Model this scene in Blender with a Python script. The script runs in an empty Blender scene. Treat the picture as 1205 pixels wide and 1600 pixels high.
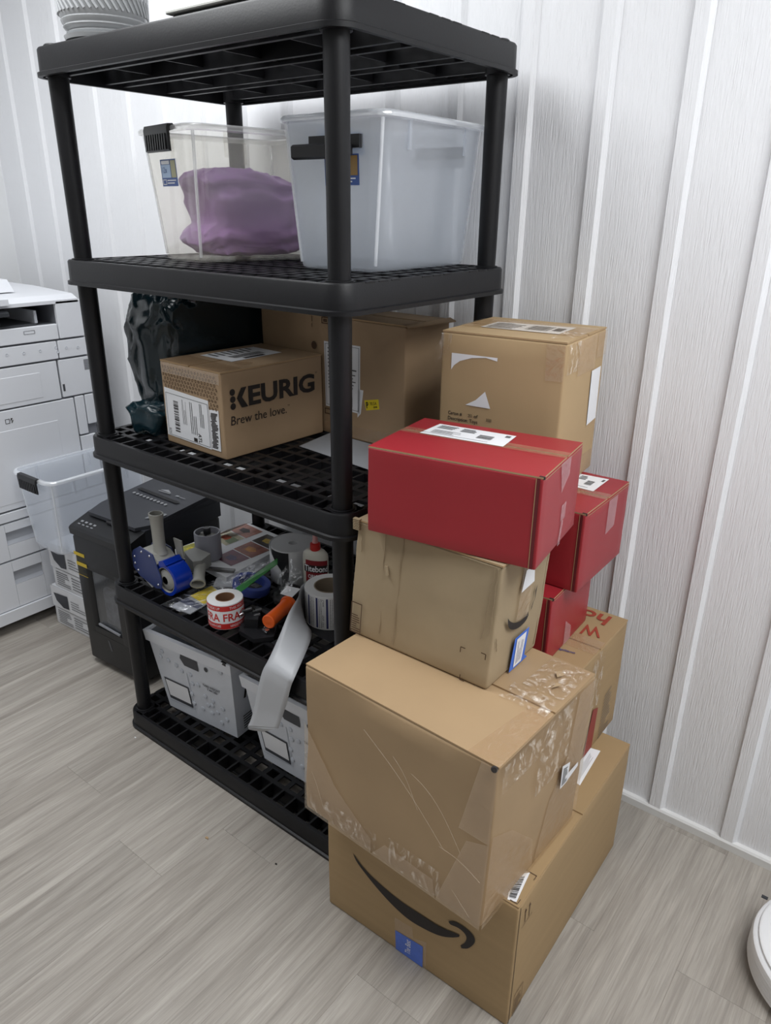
import bpy, bmesh, math, random
from mathutils import Vector, Matrix, noise
random.seed(7)
SC = bpy.context.scene
COL = SC.collection
# ---------------------------------------------------------------- camera
cam_d = bpy.data.cameras.new('camera')
cam_d.sensor_fit = 'VERTICAL'; cam_d.sensor_height = 24.0; cam_d.sensor_width = 18.075
cam_d.lens = 1154.308 / 1600 * 24.0
cam_d.clip_start = 0.02
cam_o = bpy.data.objects.new('camera', cam_d); COL.objects.link(cam_o)
yaw, pit, rol = -0.65934, -0.39032, 0.01122
f = Vector((math.sin(yaw) * math.cos(pit), math.cos(yaw) * math.cos(pit), math.sin(pit)))
r = Vector((math.cos(yaw), -math.sin(yaw), 0)); u = r.cross(f)
r2 = r * math.cos(rol) + u * math.sin(rol); u2 = -r * math.sin(rol) + u * math.cos(rol)
m = Matrix((r2, u2, -f)).transposed().to_4x4(); m.translation = Vector((0.92733, -1.05226, 1.51444))
cam_o.matrix_world = m
SC.camera = cam_o
# ---------------------------------------------------------------- world, exposure
w = bpy.data.worlds.new('world'); SC.world = w; w.use_nodes = True
w.node_tree.nodes['Background'].inputs[0].default_value = (0.9, 0.95, 1, 1)
w.node_tree.nodes['Background'].inputs[1].default_value = 0.15
SC.view_settings.view_transform = 'Standard'; SC.view_settings.look = 'None'
SC.view_settings.gamma = 1.0; SC.view_settings.use_curve_mapping = False
SC.view_settings.exposure = 0.0
# ---------------------------------------------------------------- ceiling lamps (the room's LED panels)
LAMPS = [(-0.86, -0.43, 35), (1.62, -0.24, 46.5), (-1.25, -2.9, 6), (1.62, -2.9, 5)]
CEIL = 2.62
for i, (lx, ly, pw) in enumerate(LAMPS):
    ld = bpy.data.lights.new('ceiling_lamp', 'AREA'); ld.shape = 'RECTANGLE'; ld.size = 1.16; ld.size_y = 1.16
    ld.energy = pw; ld.color = (0.965, 0.985, 1.0)
    lo = bpy.data.objects.new('ceiling_lamp', ld); COL.objects.link(lo); lo.location = (lx, ly, CEIL - 0.03)

# ---------------------------------------------------------------- materials
def srgb(r_, g_, b_):
    def c(v):
        v /= 255.0
        return v / 12.92 if v <= 0.04045 else ((v + 0.055) / 1.055) ** 2.4
    return (c(r_), c(g_), c(b_), 1)
MATS = {}
def mat(name, col, rough=0.5, metal=0.0, alpha=1.0, var=0.0, vscale=8.0, bump=0.0, bscale=60.0, stretch=None, spec=0.5, trans=0.0, sss=0.0, rand=0.0):
    """procedural principled material; var = tonal noise, bump = fine relief, rand = tone per object"""
    if name in MATS: return MATS[name]
    M = bpy.data.materials.new(name); M.use_nodes = True; nt = M.node_tree; N = nt.nodes; L = nt.links
    b = N['Principled BSDF']
    c = srgb(*col) if max(col) > 1.001 else (*col, 1)
    b.inputs['Base Color'].default_value = c; b.inputs['Roughness'].default_value = rough
    b.inputs['Metallic'].default_value = metal; b.inputs['Alpha'].default_value = alpha
    b.inputs['Specular IOR Level'].default_value = spec
    b.inputs['Transmission Weight'].default_value = trans
    if var > 0 or bump > 0 or rand > 0:
        tc = N.new('ShaderNodeTexCoord'); mp = N.new('ShaderNodeMapping'); L.new(tc.outputs['Object'], mp.inputs[0])
        if stretch: mp.inputs['Scale'].default_value = stretch
    if var > 0 or rand > 0:
        n1 = N.new('ShaderNodeTexNoise'); n1.inputs['Scale'].default_value = vscale; n1.inputs['Detail'].default_value = 6
        L.new(mp.outputs[0], n1.inputs[0])
        mr = N.new('ShaderNodeMapRange'); mr.inputs['From Min'].default_value = 0.3; mr.inputs['From Max'].default_value = 0.7
        mr.inputs['To Min'].default_value = 1 - var; mr.inputs['To Max'].default_value = 1 + var
        L.new(n1.outputs[0], mr.inputs[0])
        val = mr.outputs[0]
        if rand > 0:
            oi = N.new('ShaderNodeObjectInfo'); mr2 = N.new('ShaderNodeMapRange')
            mr2.inputs['To Min'].default_value = 1 - rand; mr2.inputs['To Max'].default_value = 1 + rand
            L.new(oi.outputs['Random'], mr2.inputs[0])
            mm = N.new('ShaderNodeMath'); mm.operation = 'MULTIPLY'; L.new(val, mm.inputs[0]); L.new(mr2.outputs[0], mm.inputs[1]); val = mm.outputs[0]
        vm = N.new('ShaderNodeVectorMath'); vm.operation = 'SCALE'; vm.inputs[0].default_value = c[:3]; L.new(val, vm.inputs['Scale'])
        L.new(vm.outputs[0], b.inputs['Base Color'])
    if bump > 0:
        n2 = N.new('ShaderNodeTexNoise'); n2.inputs['Scale'].default_value = bscale; n2.inputs['Detail'].default_value = 4
        L.new(mp.outputs[0], n2.inputs[0])
        bp = N.new('ShaderNodeBump'); bp.inputs['Strength'].default_value = bump; bp.inputs['Distance'].default_value = 0.004
        L.new(n2.outputs[0], bp.inputs['Height']); L.new(bp.outputs[0], b.inputs['Normal'])
    MATS[name] = M
    return M
def film(name, col, keep=0.25, rough=0.12, bump=0.0, bscale=40, transl=0.0, gloss=0.07):
    """thin clear plastic: see-through share plus a glossy/translucent plastic share"""
    if name in MATS: return MATS[name]
    M = bpy.data.materials.new(name); M.use_nodes = True; nt = M.node_tree; N = nt.nodes; L = nt.links
    b = N['Principled BSDF']; out = N['Material Output']
    b.inputs['Base Color'].default_value = srgb(*col); b.inputs['Roughness'].default_value = rough
    if bump > 0:
        tc = N.new('ShaderNodeTexCoord'); n2 = N.new('ShaderNodeTexNoise'); n2.inputs['Scale'].default_value = bscale; n2.inputs['Detail'].default_value = 5
        n2.inputs['Distortion'].default_value = 1.2
        L.new(tc.outputs['Object'], n2.inputs[0]); bp = N.new('ShaderNodeBump'); bp.inputs['Strength'].default_value = bump; bp.inputs['Distance'].default_value = 0.01
        L.new(n2.outputs[0], bp.inputs['Height']); L.new(bp.outputs[0], b.inputs['Normal'])
    mask = None
    if bump >= 1.0:                                            # creased film: noise streaks of pale plastic and gloss stand in for highlights
        n3 = N.new('ShaderNodeTexNoise'); n3.inputs['Scale'].default_value = bscale * .55; n3.inputs['Detail'].default_value = 4; n3.inputs['Distortion'].default_value = 2.5
        mp3 = N.new('ShaderNodeMapping'); mp3.inputs['Scale'].default_value = (1, 1, .5); L.new(tc.outputs['Object'], mp3.inputs[0]); L.new(mp3.outputs[0], n3.inputs[0])
        mk = N.new('ShaderNodeMapRange'); mk.inputs['From Min'].default_value = .5; mk.inputs['From Max'].default_value = .72; mk.inputs['To Min'].default_value = .06; mk.inputs['To Max'].default_value = 1.0; L.new(n3.outputs[0], mk.inputs[0]); mask = mk.outputs[0]
    tr = N.new('ShaderNodeBsdfTransparent'); tr.inputs[0].default_value = (*[min(1, v ** 0.12) for v in srgb(*col)[:3]], 1)
    body = b.outputs[0]
    if transl > 0:
        tl = N.new('ShaderNodeBsdfTranslucent'); tl.inputs[0].default_value = srgb(*col)
        mx2 = N.new('ShaderNodeMixShader'); mx2.inputs[0].default_value = transl; L.new(body, mx2.inputs[1]); L.new(tl.outputs[0], mx2.inputs[2]); body = mx2.outputs[0]
    mx = N.new('ShaderNodeMixShader'); mx.inputs[0].default_value = keep
    gl = N.new('ShaderNodeBsdfGlossy'); gl.inputs['Color'].default_value = (gloss, gloss, gloss, 1); gl.inputs['Roughness'].default_value = rough
    if bump > 0: L.new(bp.outputs[0], gl.inputs['Normal'])
    adds = N.new('ShaderNodeAddShader')
    if mask is not None:
        mu = N.new('ShaderNodeMath'); mu.operation = 'MULTIPLY'; mu.inputs[1].default_value = min(1, keep * 2); L.new(mask, mu.inputs[0]); L.new(mu.outputs[0], mx.inputs[0])
        vs_ = N.new('ShaderNodeVectorMath'); vs_.operation = 'SCALE'; vs_.inputs[0].default_value = (gloss,) * 3; L.new(mask, vs_.inputs['Scale']); L.new(vs_.outputs[0], gl.inputs['Color'])
    L.new(tr.outputs[0], mx.inputs[1]); L.new(body, mx.inputs[2]); L.new(mx.outputs[0], adds.inputs[0]); L.new(gl.outputs[0], adds.inputs[1]); L.new(adds.outputs[0], out.inputs[0])
    MATS[name] = M
    return M
def wood_floor():
    M = bpy.data.materials.new('greige oak plank'); M.use_nodes = True; nt = M.node_tree; N = nt.nodes; L = nt.links
    b = N['Principled BSDF']; b.inputs['Roughness'].default_value = 0.42; b.inputs['Specular IOR Level'].default_value = 0.4
    g = N.new('ShaderNodeNewGeometry'); oi = N.new('ShaderNodeObjectInfo')
    off = N.new('ShaderNodeVectorMath'); off.operation = 'SCALE'; off.inputs[0].default_value = (3.1, 7.7, 0); L.new(oi.outputs['Random'], off.inputs['Scale'])
    ad = N.new('ShaderNodeVectorMath'); ad.operation = 'ADD'; L.new(g.outputs['Position'], ad.inputs[0]); L.new(off.outputs[0], ad.inputs[1])
    def nz(scale, detail, dist=0.0, sc=1.0, rough=0.55):
        mp = N.new('ShaderNodeMapping'); mp.inputs['Scale'].default_value = scale; L.new(ad.outputs[0], mp.inputs[0])
        n = N.new('ShaderNodeTexNoise'); n.inputs['Scale'].default_value = sc; n.inputs['Detail'].default_value = detail; n.inputs['Distortion'].default_value = dist
        n.inputs['Roughness'].default_value = rough
        L.new(mp.outputs[0], n.inputs[0]); return n
    broad = nz((14, 1.3, 1), 4, 0.8); streak = nz((85, 3.2, 1), 6, 0.5, 1.0, 0.7); fine = nz((330, 9, 1), 3)
    r1 = N.new('ShaderNodeValToRGB'); e = r1.color_ramp.elements
    e[0].position = 0.28; e[0].color = srgb(143, 136, 128); e[1].position = 0.72; e[1].color = srgb(178, 172, 164)
    L.new(broad.outputs[0], r1.inputs[0])
    r2_ = N.new('ShaderNodeValToRGB'); e = r2_.color_ramp.elements
    e[0].position = 0.3; e[0].color = (0.66, 0.65, 0.64, 1); e[1].position = 0.62; e[1].color = (1.06, 1.06, 1.05, 1)
    L.new(streak.outputs[0], r2_.inputs[0])
    mx = N.new('ShaderNodeMix'); mx.data_type = 'RGBA'; mx.blend_type = 'MULTIPLY'; mx.inputs[0].default_value = 0.75
    L.new(r1.outputs[0], mx.inputs[6]); L.new(r2_.outputs[0], mx.inputs[7])
    mr = N.new('ShaderNodeMapRange'); mr.inputs['To Min'].default_value = 0.94; mr.inputs['To Max'].default_value = 1.05; L.new(oi.outputs['Random'], mr.inputs[0])
    sc = N.new('ShaderNodeVectorMath'); sc.operation = 'SCALE'; L.new(mx.outputs[2], sc.inputs[0]); L.new(mr.outputs[0], sc.inputs['Scale'])
    fr_ = N.new('ShaderNodeMapRange'); fr_.inputs['From Min'].default_value = .3; fr_.inputs['From Max'].default_value = .7; fr_.inputs['To Min'].default_value = .87; fr_.inputs['To Max'].default_value = 1.09; L.new(fine.outputs[0], fr_.inputs[0])
    sc2 = N.new('ShaderNodeVectorMath'); sc2.operation = 'SCALE'; L.new(sc.outputs[0], sc2.inputs[0]); L.new(fr_.outputs[0], sc2.inputs['Scale'])
    L.new(sc2.outputs[0], b.inputs['Base Color'])
    bp = N.new('ShaderNodeBump'); bp.inputs['Strength'].default_value = 0.12; bp.inputs['Distance'].default_value = 0.002
    L.new(fine.outputs[0], bp.inputs['Height']); L.new(bp.outputs[0], b.inputs['Normal'])
    MATS['plank'] = M; return M
def wall_mat():
    M = bpy.data.materials.new('white embossed wall panel'); M.use_nodes = True; nt = M.node_tree; N = nt.nodes; L = nt.links
    b = N['Principled BSDF']; b.inputs['Base Color'].default_value = srgb(242, 243, 246); b.inputs['Roughness'].default_value = 0.38
    g = N.new('ShaderNodeNewGeometry'); mp = N.new('ShaderNodeMapping'); mp.inputs['Scale'].default_value = (380, 380, 17); L.new(g.outputs['Position'], mp.inputs[0])
    n = N.new('ShaderNodeTexNoise'); n.inputs['Scale'].default_value = 1.0; n.inputs['Detail'].default_value = 3; L.new(mp.outputs[0], n.inputs[0])
    bp = N.new('ShaderNodeBump'); bp.inputs['Strength'].default_value = 0.9; bp.inputs['Distance'].default_value = 0.002
    L.new(n.outputs[0], bp.inputs['Height']); L.new(bp.outputs[0], b.inputs['Normal'])
    return M
FLOOR_M = wood_floor(); WALL_M = wall_mat()
white_paint = mat('white paint', (236, 237, 238), 0.6)
trim_m = mat('white trim', (226, 226, 225), 0.4)
black_pl = mat('black shelf plastic', (17, 17, 20), 0.45, spec=0.35, var=0.12, vscale=14, bump=0.05, bscale=300)
kraftA = mat('kraft tan', (160, 134, 97), 0.75, var=0.04, vscale=4, bump=0.05, bscale=30, stretch=(1, 1, 14))
kraftB = mat('kraft warm', (164, 138, 105), 0.62, var=0.06, vscale=5, bump=0.08, bscale=18)
kraftC = mat('kraft pale', (160, 142, 114), 0.8, var=0.07, vscale=6, bump=0.15, bscale=20)
kraftT = mat('kraft ochre', (176, 150, 113), 0.75, var=0.04, vscale=5, bump=0.05, bscale=40)
kraftK = mat('kraft brown', (164, 138, 108), 0.75, var=0.06, vscale=7, bump=0.06, bscale=30)
kraftE = mat('kraft raw edge', (172, 144, 108), 0.85)
redc = mat('red card', (152, 38, 46), 0.40, var=0.04, vscale=6, bump=0.02, bscale=90)
ink = mat('black ink', (38, 32, 30), 0.75)
ink_soft = mat('grey print', (96, 96, 98), 0.8)
ink_brown = mat('brown print', (84, 62, 44), 0.8)
ink_red = mat('red print', (150, 58, 40), 0.8)
ink_blue = mat('blue print', (58, 56, 110), 0.7)
label_w = mat('white label paper', (232, 233, 236), 0.5)
paper_w = mat('white paper', (226, 227, 230), 0.6)
tape_m = film('clear packing tape', (196, 172, 142), 0.2, 0.16, bump=0.5, bscale=30, gloss=.1)
tape_wr = film('wrinkled packing film', (222, 212, 198), 0.22, 0.2, bump=1.0, bscale=52, gloss=.24)
bin_m = film('clear bin plastic', (232, 228, 214), 0.12, 0.12, transl=0.4)
bin_milk = film('milky bin plastic', (222, 227, 234), 0.34, 0.25, transl=0.5)
tub_m = film('frosted tub plastic', (226, 230, 236), 0.3, 0.25, transl=0.45)
zip_m = film('clear bag plastic', (225, 228, 232), 0.2, 0.12, bump=1.0, bscale=45, gloss=.6)
blk_m = mat('black plastic', (30, 30, 33), 0.35)
blk_matte = mat('matte black plastic', (24, 24, 26), 0.55)

# ---------------------------------------------------------------- mesh helpers
class MB:
    def __init__(s): s.v = []; s.f = []; s.mi = []; s.cur = 0
    def add(s, vs, fs):
        o = len(s.v); s.v += [tuple(p) for p in vs]
        for q in fs: s.f.append(tuple(i + o for i in q)); s.mi.append(s.cur)
        return s
    def box(s, x0, x1, y0, y1, z0, z1):
        return s.add([(x0, y0, z0), (x1, y0, z0), (x1, y1, z0), (x0, y1, z0), (x0, y0, z1), (x1, y0, z1), (x1, y1, z1), (x0, y1, z1)],
                     [(0, 3, 2, 1), (4, 5, 6, 7), (0, 1, 5, 4), (1, 2, 6, 5), (2, 3, 7, 6), (3, 0, 4, 7)])
    def cbox(s, x0, x1, y0, y1, z0, z1, b):
        """box with all edges chamfered by b"""
        X = (x0, x1); Y = (y0, y1); Z = (z0, z1); sg = (1, -1); vs = []; idx = {}
        for i in (0, 1):
            for j in (0, 1):
                for k in (0, 1):
                    for a in range(3):
                        p = [X[i] + sg[i] * b, Y[j] + sg[j] * b, Z[k] + sg[k] * b]; p[a] = (X[i], Y[j], Z[k])[a]
                        idx[(i, j, k, a)] = len(vs); vs.append(p)
        fs = []
        for a in range(3):
            o = [d for d in range(3) if d != a]
            for sd in (0, 1):
                q = []
                for (m1, m2) in ((0, 0), (1, 0), (1, 1), (0, 1)):
                    t = [0, 0, 0]; t[a] = sd; t[o[0]] = m1; t[o[1]] = m2; q.append(idx[(*t, a)])
                flip = (sd == 0) ^ (a == 1)
                fs.append(tuple(reversed(q)) if flip else tuple(q))
            for m1 in (0, 1):
                for m2 in (0, 1):
                    t0 = [0, 0, 0]; t0[o[0]] = m1; t0[o[1]] = m2; t1 = list(t0); t1[a] = 1
                    fs.append((idx[(*t0, o[0])], idx[(*t1, o[0])], idx[(*t1, o[1])], idx[(*t0, o[1])]))
        for i in (0, 1):
            for j in (0, 1):
                for k in (0, 1): fs.append((idx[(i, j, k, 0)], idx[(i, j, k, 1)], idx[(i, j, k, 2)]))
        return s.add(vs, fs)
    def prism(s, pts, vec):
        """extrude planar polygon (3-D points) along vec"""
        n = len(pts); vec = Vector(vec); a = [Vector(p) for p in pts]; b = [p + vec for p in a]
        return s.add(a + b, [tuple(range(n - 1, -1, -1)), tuple(range(n, 2 * n))] + [(i, (i + 1) % n, n + (i + 1) % n, n + i) for i in range(n)])
    def rings(s, rings, cap0=True, cap1=True, closed=True):
        n = len(rings[0]); vs = [p for r_ in rings for p in r_]; fs = []
        for k in range(len(rings) - 1):
            for i in range(n if closed else n - 1):
                j = (i + 1) % n; fs.append((k * n + i, k * n + j, (k + 1) * n + j, (k + 1) * n + i))
        if cap0: fs.append(tuple(range(n - 1, -1, -1)))
        if cap1: fs.append(tuple((len(rings) - 1) * n + i for i in range(n)))
        return s.add(vs, fs)
    def cyl(s, p0, p1, r0, r1=None, n=24, cap=True):
        p0 = Vector(p0); p1 = Vector(p1); r1 = r0 if r1 is None else r1; d = (p1 - p0).normalized()
        a = d.orthogonal().normalized(); b = d.cross(a)
        ring = lambda c, rr: [c + a * (rr * math.cos(2 * math.pi * i / n)) + b * (rr * math.sin(2 * math.pi * i / n)) for i in range(n)]
        return s.rings([ring(p0, r0), ring(p1, r1)], cap, cap)
    def lathe(s, prof, c=(0, 0, 0), n=32, axis=None, cap=True):
        """prof: (radius, height) pairs, around an axis through c"""
        c = Vector(c); d = Vector(axis or (0, 0, 1)).normalized(); a = d.orthogonal().normalized(); b = d.cross(a)
        rg = [[c + d * h + a * (rr * math.cos(2 * math.pi * i / n)) + b * (rr * math.sin(2 * math.pi * i / n)) for i in range(n)] for rr, h in prof]
        return s.rings(rg, cap and prof[0][0] > 1e-5, cap and prof[-1][0] > 1e-5)
    def tube(s, path, rr, n=8):
        P = [Vector(p) for p in path]; rg = []
        for k, p in enumerate(P):
            d = (P[min(k + 1, len(P) - 1)] - P[max(k - 1, 0)]).normalized()
            a = d.cross(Vector((0.13, 0.21, 1))).normalized(); b = d.cross(a)
            rg.append([p + a * (rr * math.cos(2 * math.pi * i / n)) + b * (rr * math.sin(2 * math.pi * i / n)) for i in range(n)])
        return s.rings(rg)
    def ribbon(s, e1, e2, th=0.0):
        n = len(e1); vs = [Vector(p) for p in e1] + [Vector(p) for p in e2]
        return s.add(vs, [(i, i + 1, n + i + 1, n + i) for i in range(n - 1)])
    def xf(s, M):
        s.v = [tuple(M @ Vector(p)) for p in s.v]; return s
def build(name, mb, ms, parent=None, smooth=None, solid=0.0):
    """link an MB as ONE mesh object; world coordinates in, parent's origin subtracted"""
    me = bpy.data.meshes.new(name); o = Vector((0, 0, 0)); p = parent
    while p is not None: o = o + p.location; p = p.parent
    me.from_pydata([Vector(q) - o for q in mb.v], [], mb.f); me.validate(); me.update()
    for k in (ms if isinstance(ms, (list, tuple)) else [ms]): me.materials.append(k)
    if isinstance(ms, (list, tuple)) and len(mb.mi) == len(me.polygons):
        me.polygons.foreach_set('material_index', mb.mi)
    bm = bmesh.new(); bm.from_mesh(me); bmesh.ops.recalc_face_normals(bm, faces=bm.faces); bm.to_mesh(me); bm.free()
    if smooth:
        me.polygons.foreach_set('use_smooth', [True] * len(me.polygons)); me.set_sharp_from_angle(angle=math.radians(smooth))
    ob = bpy.data.objects.new(name, me); COL.objects.link(ob)
    if parent is not None: ob.parent = parent
    if solid:
        md = ob.modifiers.new('thickness', 'SOLIDIFY'); md.thickness = solid; md.offset = 0
    return ob
def thing(name, label, cat, loc=(0, 0, 0), group=None):
    o = bpy.data.objects.new(name, None); COL.objects.link(o); o.location = loc; o.empty_display_size = 0.05
    o['label'] = label; o['category'] = cat
    if group: o['group'] = group
    return o
def tag(o, label, cat, group=None):
    o['label'] = label; o['category'] = cat
    if group: o['group'] = group
    return o
def struct(o): o['kind'] = 'structure'; return o
_txt = {}
def text2d(s, bold=0.0, shear=0.0):
    """outline of a word as flat triangles, bounding box scaled to the unit square"""
    k = (s, bold, shear)
    if k in _txt: return _txt[k]
    cu = bpy.data.curves.new('t', 'FONT'); cu.body = s; cu.size = 1; cu.offset = bold; cu.resolution_u = 3; cu.shear = shear
    ob = bpy.data.objects.new('t', cu); COL.objects.link(ob)
    dg = bpy.context.evaluated_depsgraph_get(); me = ob.evaluated_get(dg).to_mesh()
    vs = [(v.co.x, v.co.y) for v in me.vertices]; fs = [tuple(p.vertices) for p in me.polygons]
    ob.evaluated_get(dg).to_mesh_clear(); bpy.data.objects.remove(ob); bpy.data.curves.remove(cu)
    x0 = min(v[0] for v in vs); x1 = max(v[0] for v in vs); y0 = min(v[1] for v in vs); y1 = max(v[1] for v in vs)
    _txt[k] = ([((x - x0) / (x1 - x0), (y - y0) / (y1 - y0)) for x, y in vs], fs, (x1 - x0) / (y1 - y0))
    return _txt[k]
def quadmap(q):
    a, b, c, d = [Vector((*p, 0)) if len(p) == 2 else Vector(p) for p in q]      # bl, br, tr, tl
    return lambda u_, v_: (a * (1 - u_) + b * u_) * (1 - v_) + (d * (1 - u_) + c * u_) * v_
class Print:
    """flat print laid on a surface: fn(u, v, lift) -> point"""
    def __init__(s, fn): s.fn = fn; s.mb = MB()
    def poly(s, pts, lift=0.0006):
        s.mb.add([s.fn(a, b, lift) for a, b in pts], [tuple(range(len(pts)))]); return s
    def rect(s, u0, v0, u1, v1, lift=0.0006): return s.poly([(u0, v0), (u1, v0), (u1, v1), (u0, v1)], lift)
    def frame(s, u0, v0, u1, v1, tu, tv, lift=0.0006):
        s.rect(u0, v0, u1, v0 + tv, lift); s.rect(u0, v1 - tv, u1, v1, lift); s.rect(u0, v0, u0 + tu, v1, lift); return s.rect(u1 - tu, v0, u1, v1, lift)
    def bars(s, u0, v0, u1, v1, n, along='u', lift=0.0006, seed=1):
        rg = random.Random(seed); c = 0.0; ws = []
        for i in range(2 * n): w_ = rg.choice((1, 1, 2, 3)); ws.append(w_)
        tot = sum(ws)
        for i, w_ in enumerate(ws):
            if i % 2 == 0:
                a, b = c / tot, (c + w_) / tot
                if along == 'u': s.rect(u0 + (u1 - u0) * a, v0, u0 + (u1 - u0) * b, v1, lift)
                else: s.rect(u0, v0 + (v1 - v0) * a, u1, v0 + (v1 - v0) * b, lift)
            c += w_
        return s
    def lines(s, u0, v0, u1, v1, n, along='u', fill=0.45, lift=0.0006, seed=2):
        rg = random.Random(seed)
        for i in range(n):
            e = rg.uniform(0.55, 1.0)
            if along == 'u':
                a = v0 + (v1 - v0) * i / n; s.rect(u0, a, u0 + (u1 - u0) * e, a + (v1 - v0) / n * fill, lift)
            else:
                a = u0 + (u1 - u0) * i / n; s.rect(a, v0, a + (u1 - u0) / n * fill, v0 + (v1 - v0) * e, lift)
        return s
    def text(s, t, quad, bold=0.0, shear=0.0, lift=0.0006):
        vs, fs, asp = text2d(t, bold, shear); q = quadmap(quad)
        pts = [q(a, b) for a, b in vs]; s.mb.add([s.fn(p.x, p.y, lift) for p in pts], fs); return s
    def txt(s, t, u0, v0, u1, v1, **k): return s.text(t, [(u0, v0), (u1, v0), (u1, v1), (u0, v1)], **k)
    def done(s, name, m_, parent): return build(name, s.mb, m_, parent)

# ---------------------------------------------------------------- room
XL, XR, YF, YB = -2.42, 3.6, -5.2, 0.632
fl = thing('floor', 'grey oak plank floor', 'floor'); del fl['label']; del fl['category']; struct(fl)
mb = MB(); mb.box(XL - .1, XR + .1, YF - .1, YB + .1, -0.06, -0.012); build('subfloor', mb, white_paint, fl)
PW = 0.178
pm = MB(); pm.cbox(0.00008, PW - 0.00008, 0.00012, 1.21988, -0.012, 0.0, 0.0003)
plank0 = None; x = -0.488 - PW * 11; k = 0
while x < XR:
    y = -0.332 + (k * 0.4137 % 1.22) - 1.22 * 4
    if abs(x + 0.488) < 0.01: y = -0.332 - 1.22 * 4
    if abs(x - (-0.488 + PW)) < 0.01: y = -0.14 - 1.22 * 4
    if abs(x - (-0.488 + 7 * PW)) < 0.01: y = 0.21 - 1.22 * 4
    while y < YB:
        if y + 1.22 > YF:
            if plank0 is None:
                plank0 = build('plank', pm, FLOOR_M, fl); p = plank0
            else:
                p = bpy.data.objects.new('plank', plank0.data); COL.objects.link(p); p.parent = fl
            p.location = (x, y, 0)
        y += 1.22
    x += PW; k += 1
wb = thing('wall_back', '', ''); del wb['label']; del wb['category']; struct(wb)
mb = MB(); mb.box(XL - .1, XR + .1, YB + 0.006, YB + 0.1, -0.02, CEIL + .1); build('backing', mb, white_paint, wb)
BW = [0.031 - 0.1884 * i for i in range(14, 0, -1)] + [0.031 + 0.1848 * i for i in range(0, 15)]   # right edge of each batten
mbt = MB(); prof = [(0, 0.0), (0.004, -0.011), (0.033, -0.011), (0.0425, 0.0)]
mbt.prism([(px - 0.0425, YB + py, 0.0) for px, py in prof], (0, 0, CEIL))
bat0 = None; pan0 = {}
for i, bx in enumerate(BW):
    if bat0 is None: bat0 = build('batten', mbt, WALL_M, wb); ob = bat0
    else: ob = bpy.data.objects.new('batten', bat0.data); COL.objects.link(ob); ob.parent = wb
    ob.location = (bx, 0, 0)
    nx = BW[i + 1] - 0.0425 if i + 1 < len(BW) else XR + 0.1
    wd = round(nx - bx, 4)
    if wd not in pan0:
        pb = MB(); pb.box(0.0002, wd - 0.0002, YB, YB + 0.006, 0, CEIL); pan0[wd] = build('panel', pb, WALL_M, wb); ob = pan0[wd]
    else:
        ob = bpy.data.objects.new('panel', pan0[wd].data); COL.objects.link(ob); ob.parent = wb
    ob.location = (bx, 0, 0)
mb = MB(); mb.prism([(XL, YB, 0), (XL, YB - 0.015, 0), (XL, YB - 0.015, 0.021), (XL, YB - 0.011, 0.026), (XL, YB, 0.027)], (XR - XL, 0, 0))
struct(build('baseboard_back', mb, trim_m))
mb = MB(); mb.box(XL - .1, XL, YF - .1, YB + .1, -.02, CEIL + .1); struct(build('wall_left', mb, white_paint))
mb = MB(); mb.box(XR, XR + .1, YF - .1, YB + .1, -.02, CEIL + .1); struct(build('wall_right', mb, white_paint))
mb = MB(); mb.box(XL - .1, XR + .1, YF - .1, YF, -.02, CEIL + .1); struct(build('wall_front', mb, white_paint))
mb = MB(); mb.box(XL - .1, XR + .1, YF - .1, YB + .1, CEIL, CEIL + .1); struct(build('ceiling', mb, white_paint))
for i, (lx, ly, pw) in enumerate(LAMPS):
    t = thing('ceiling_light', ['flat white ceiling panel light over the copier side near the shelving', 'flat white ceiling panel light over the parcel stack side', 'flat white ceiling panel light far back on the copier side', 'flat white ceiling panel light far back on the robot side'][i], 'ceiling light', (lx, ly, CEIL), 'ceiling panel lights')
    mb = MB()
    for (a, b, c, d) in ((-.6, .6, -.6, -.58), (-.6, .6, .58, .6), (-.6, -.58, -.58, .58), (.58, .6, -.58, .58), (-.01, .01, -.58, .58)): mb.box(lx + a, lx + b, ly + c, ly + d, CEIL - 0.02, CEIL)
    build('frame', mb, white_paint, t)
    mb = MB(); mb.box(lx - .58, lx + .58, ly - .58, ly + .58, CEIL - 0.012, CEIL - 0.004); build('diffuser', mb, paper_w, t)

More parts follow.
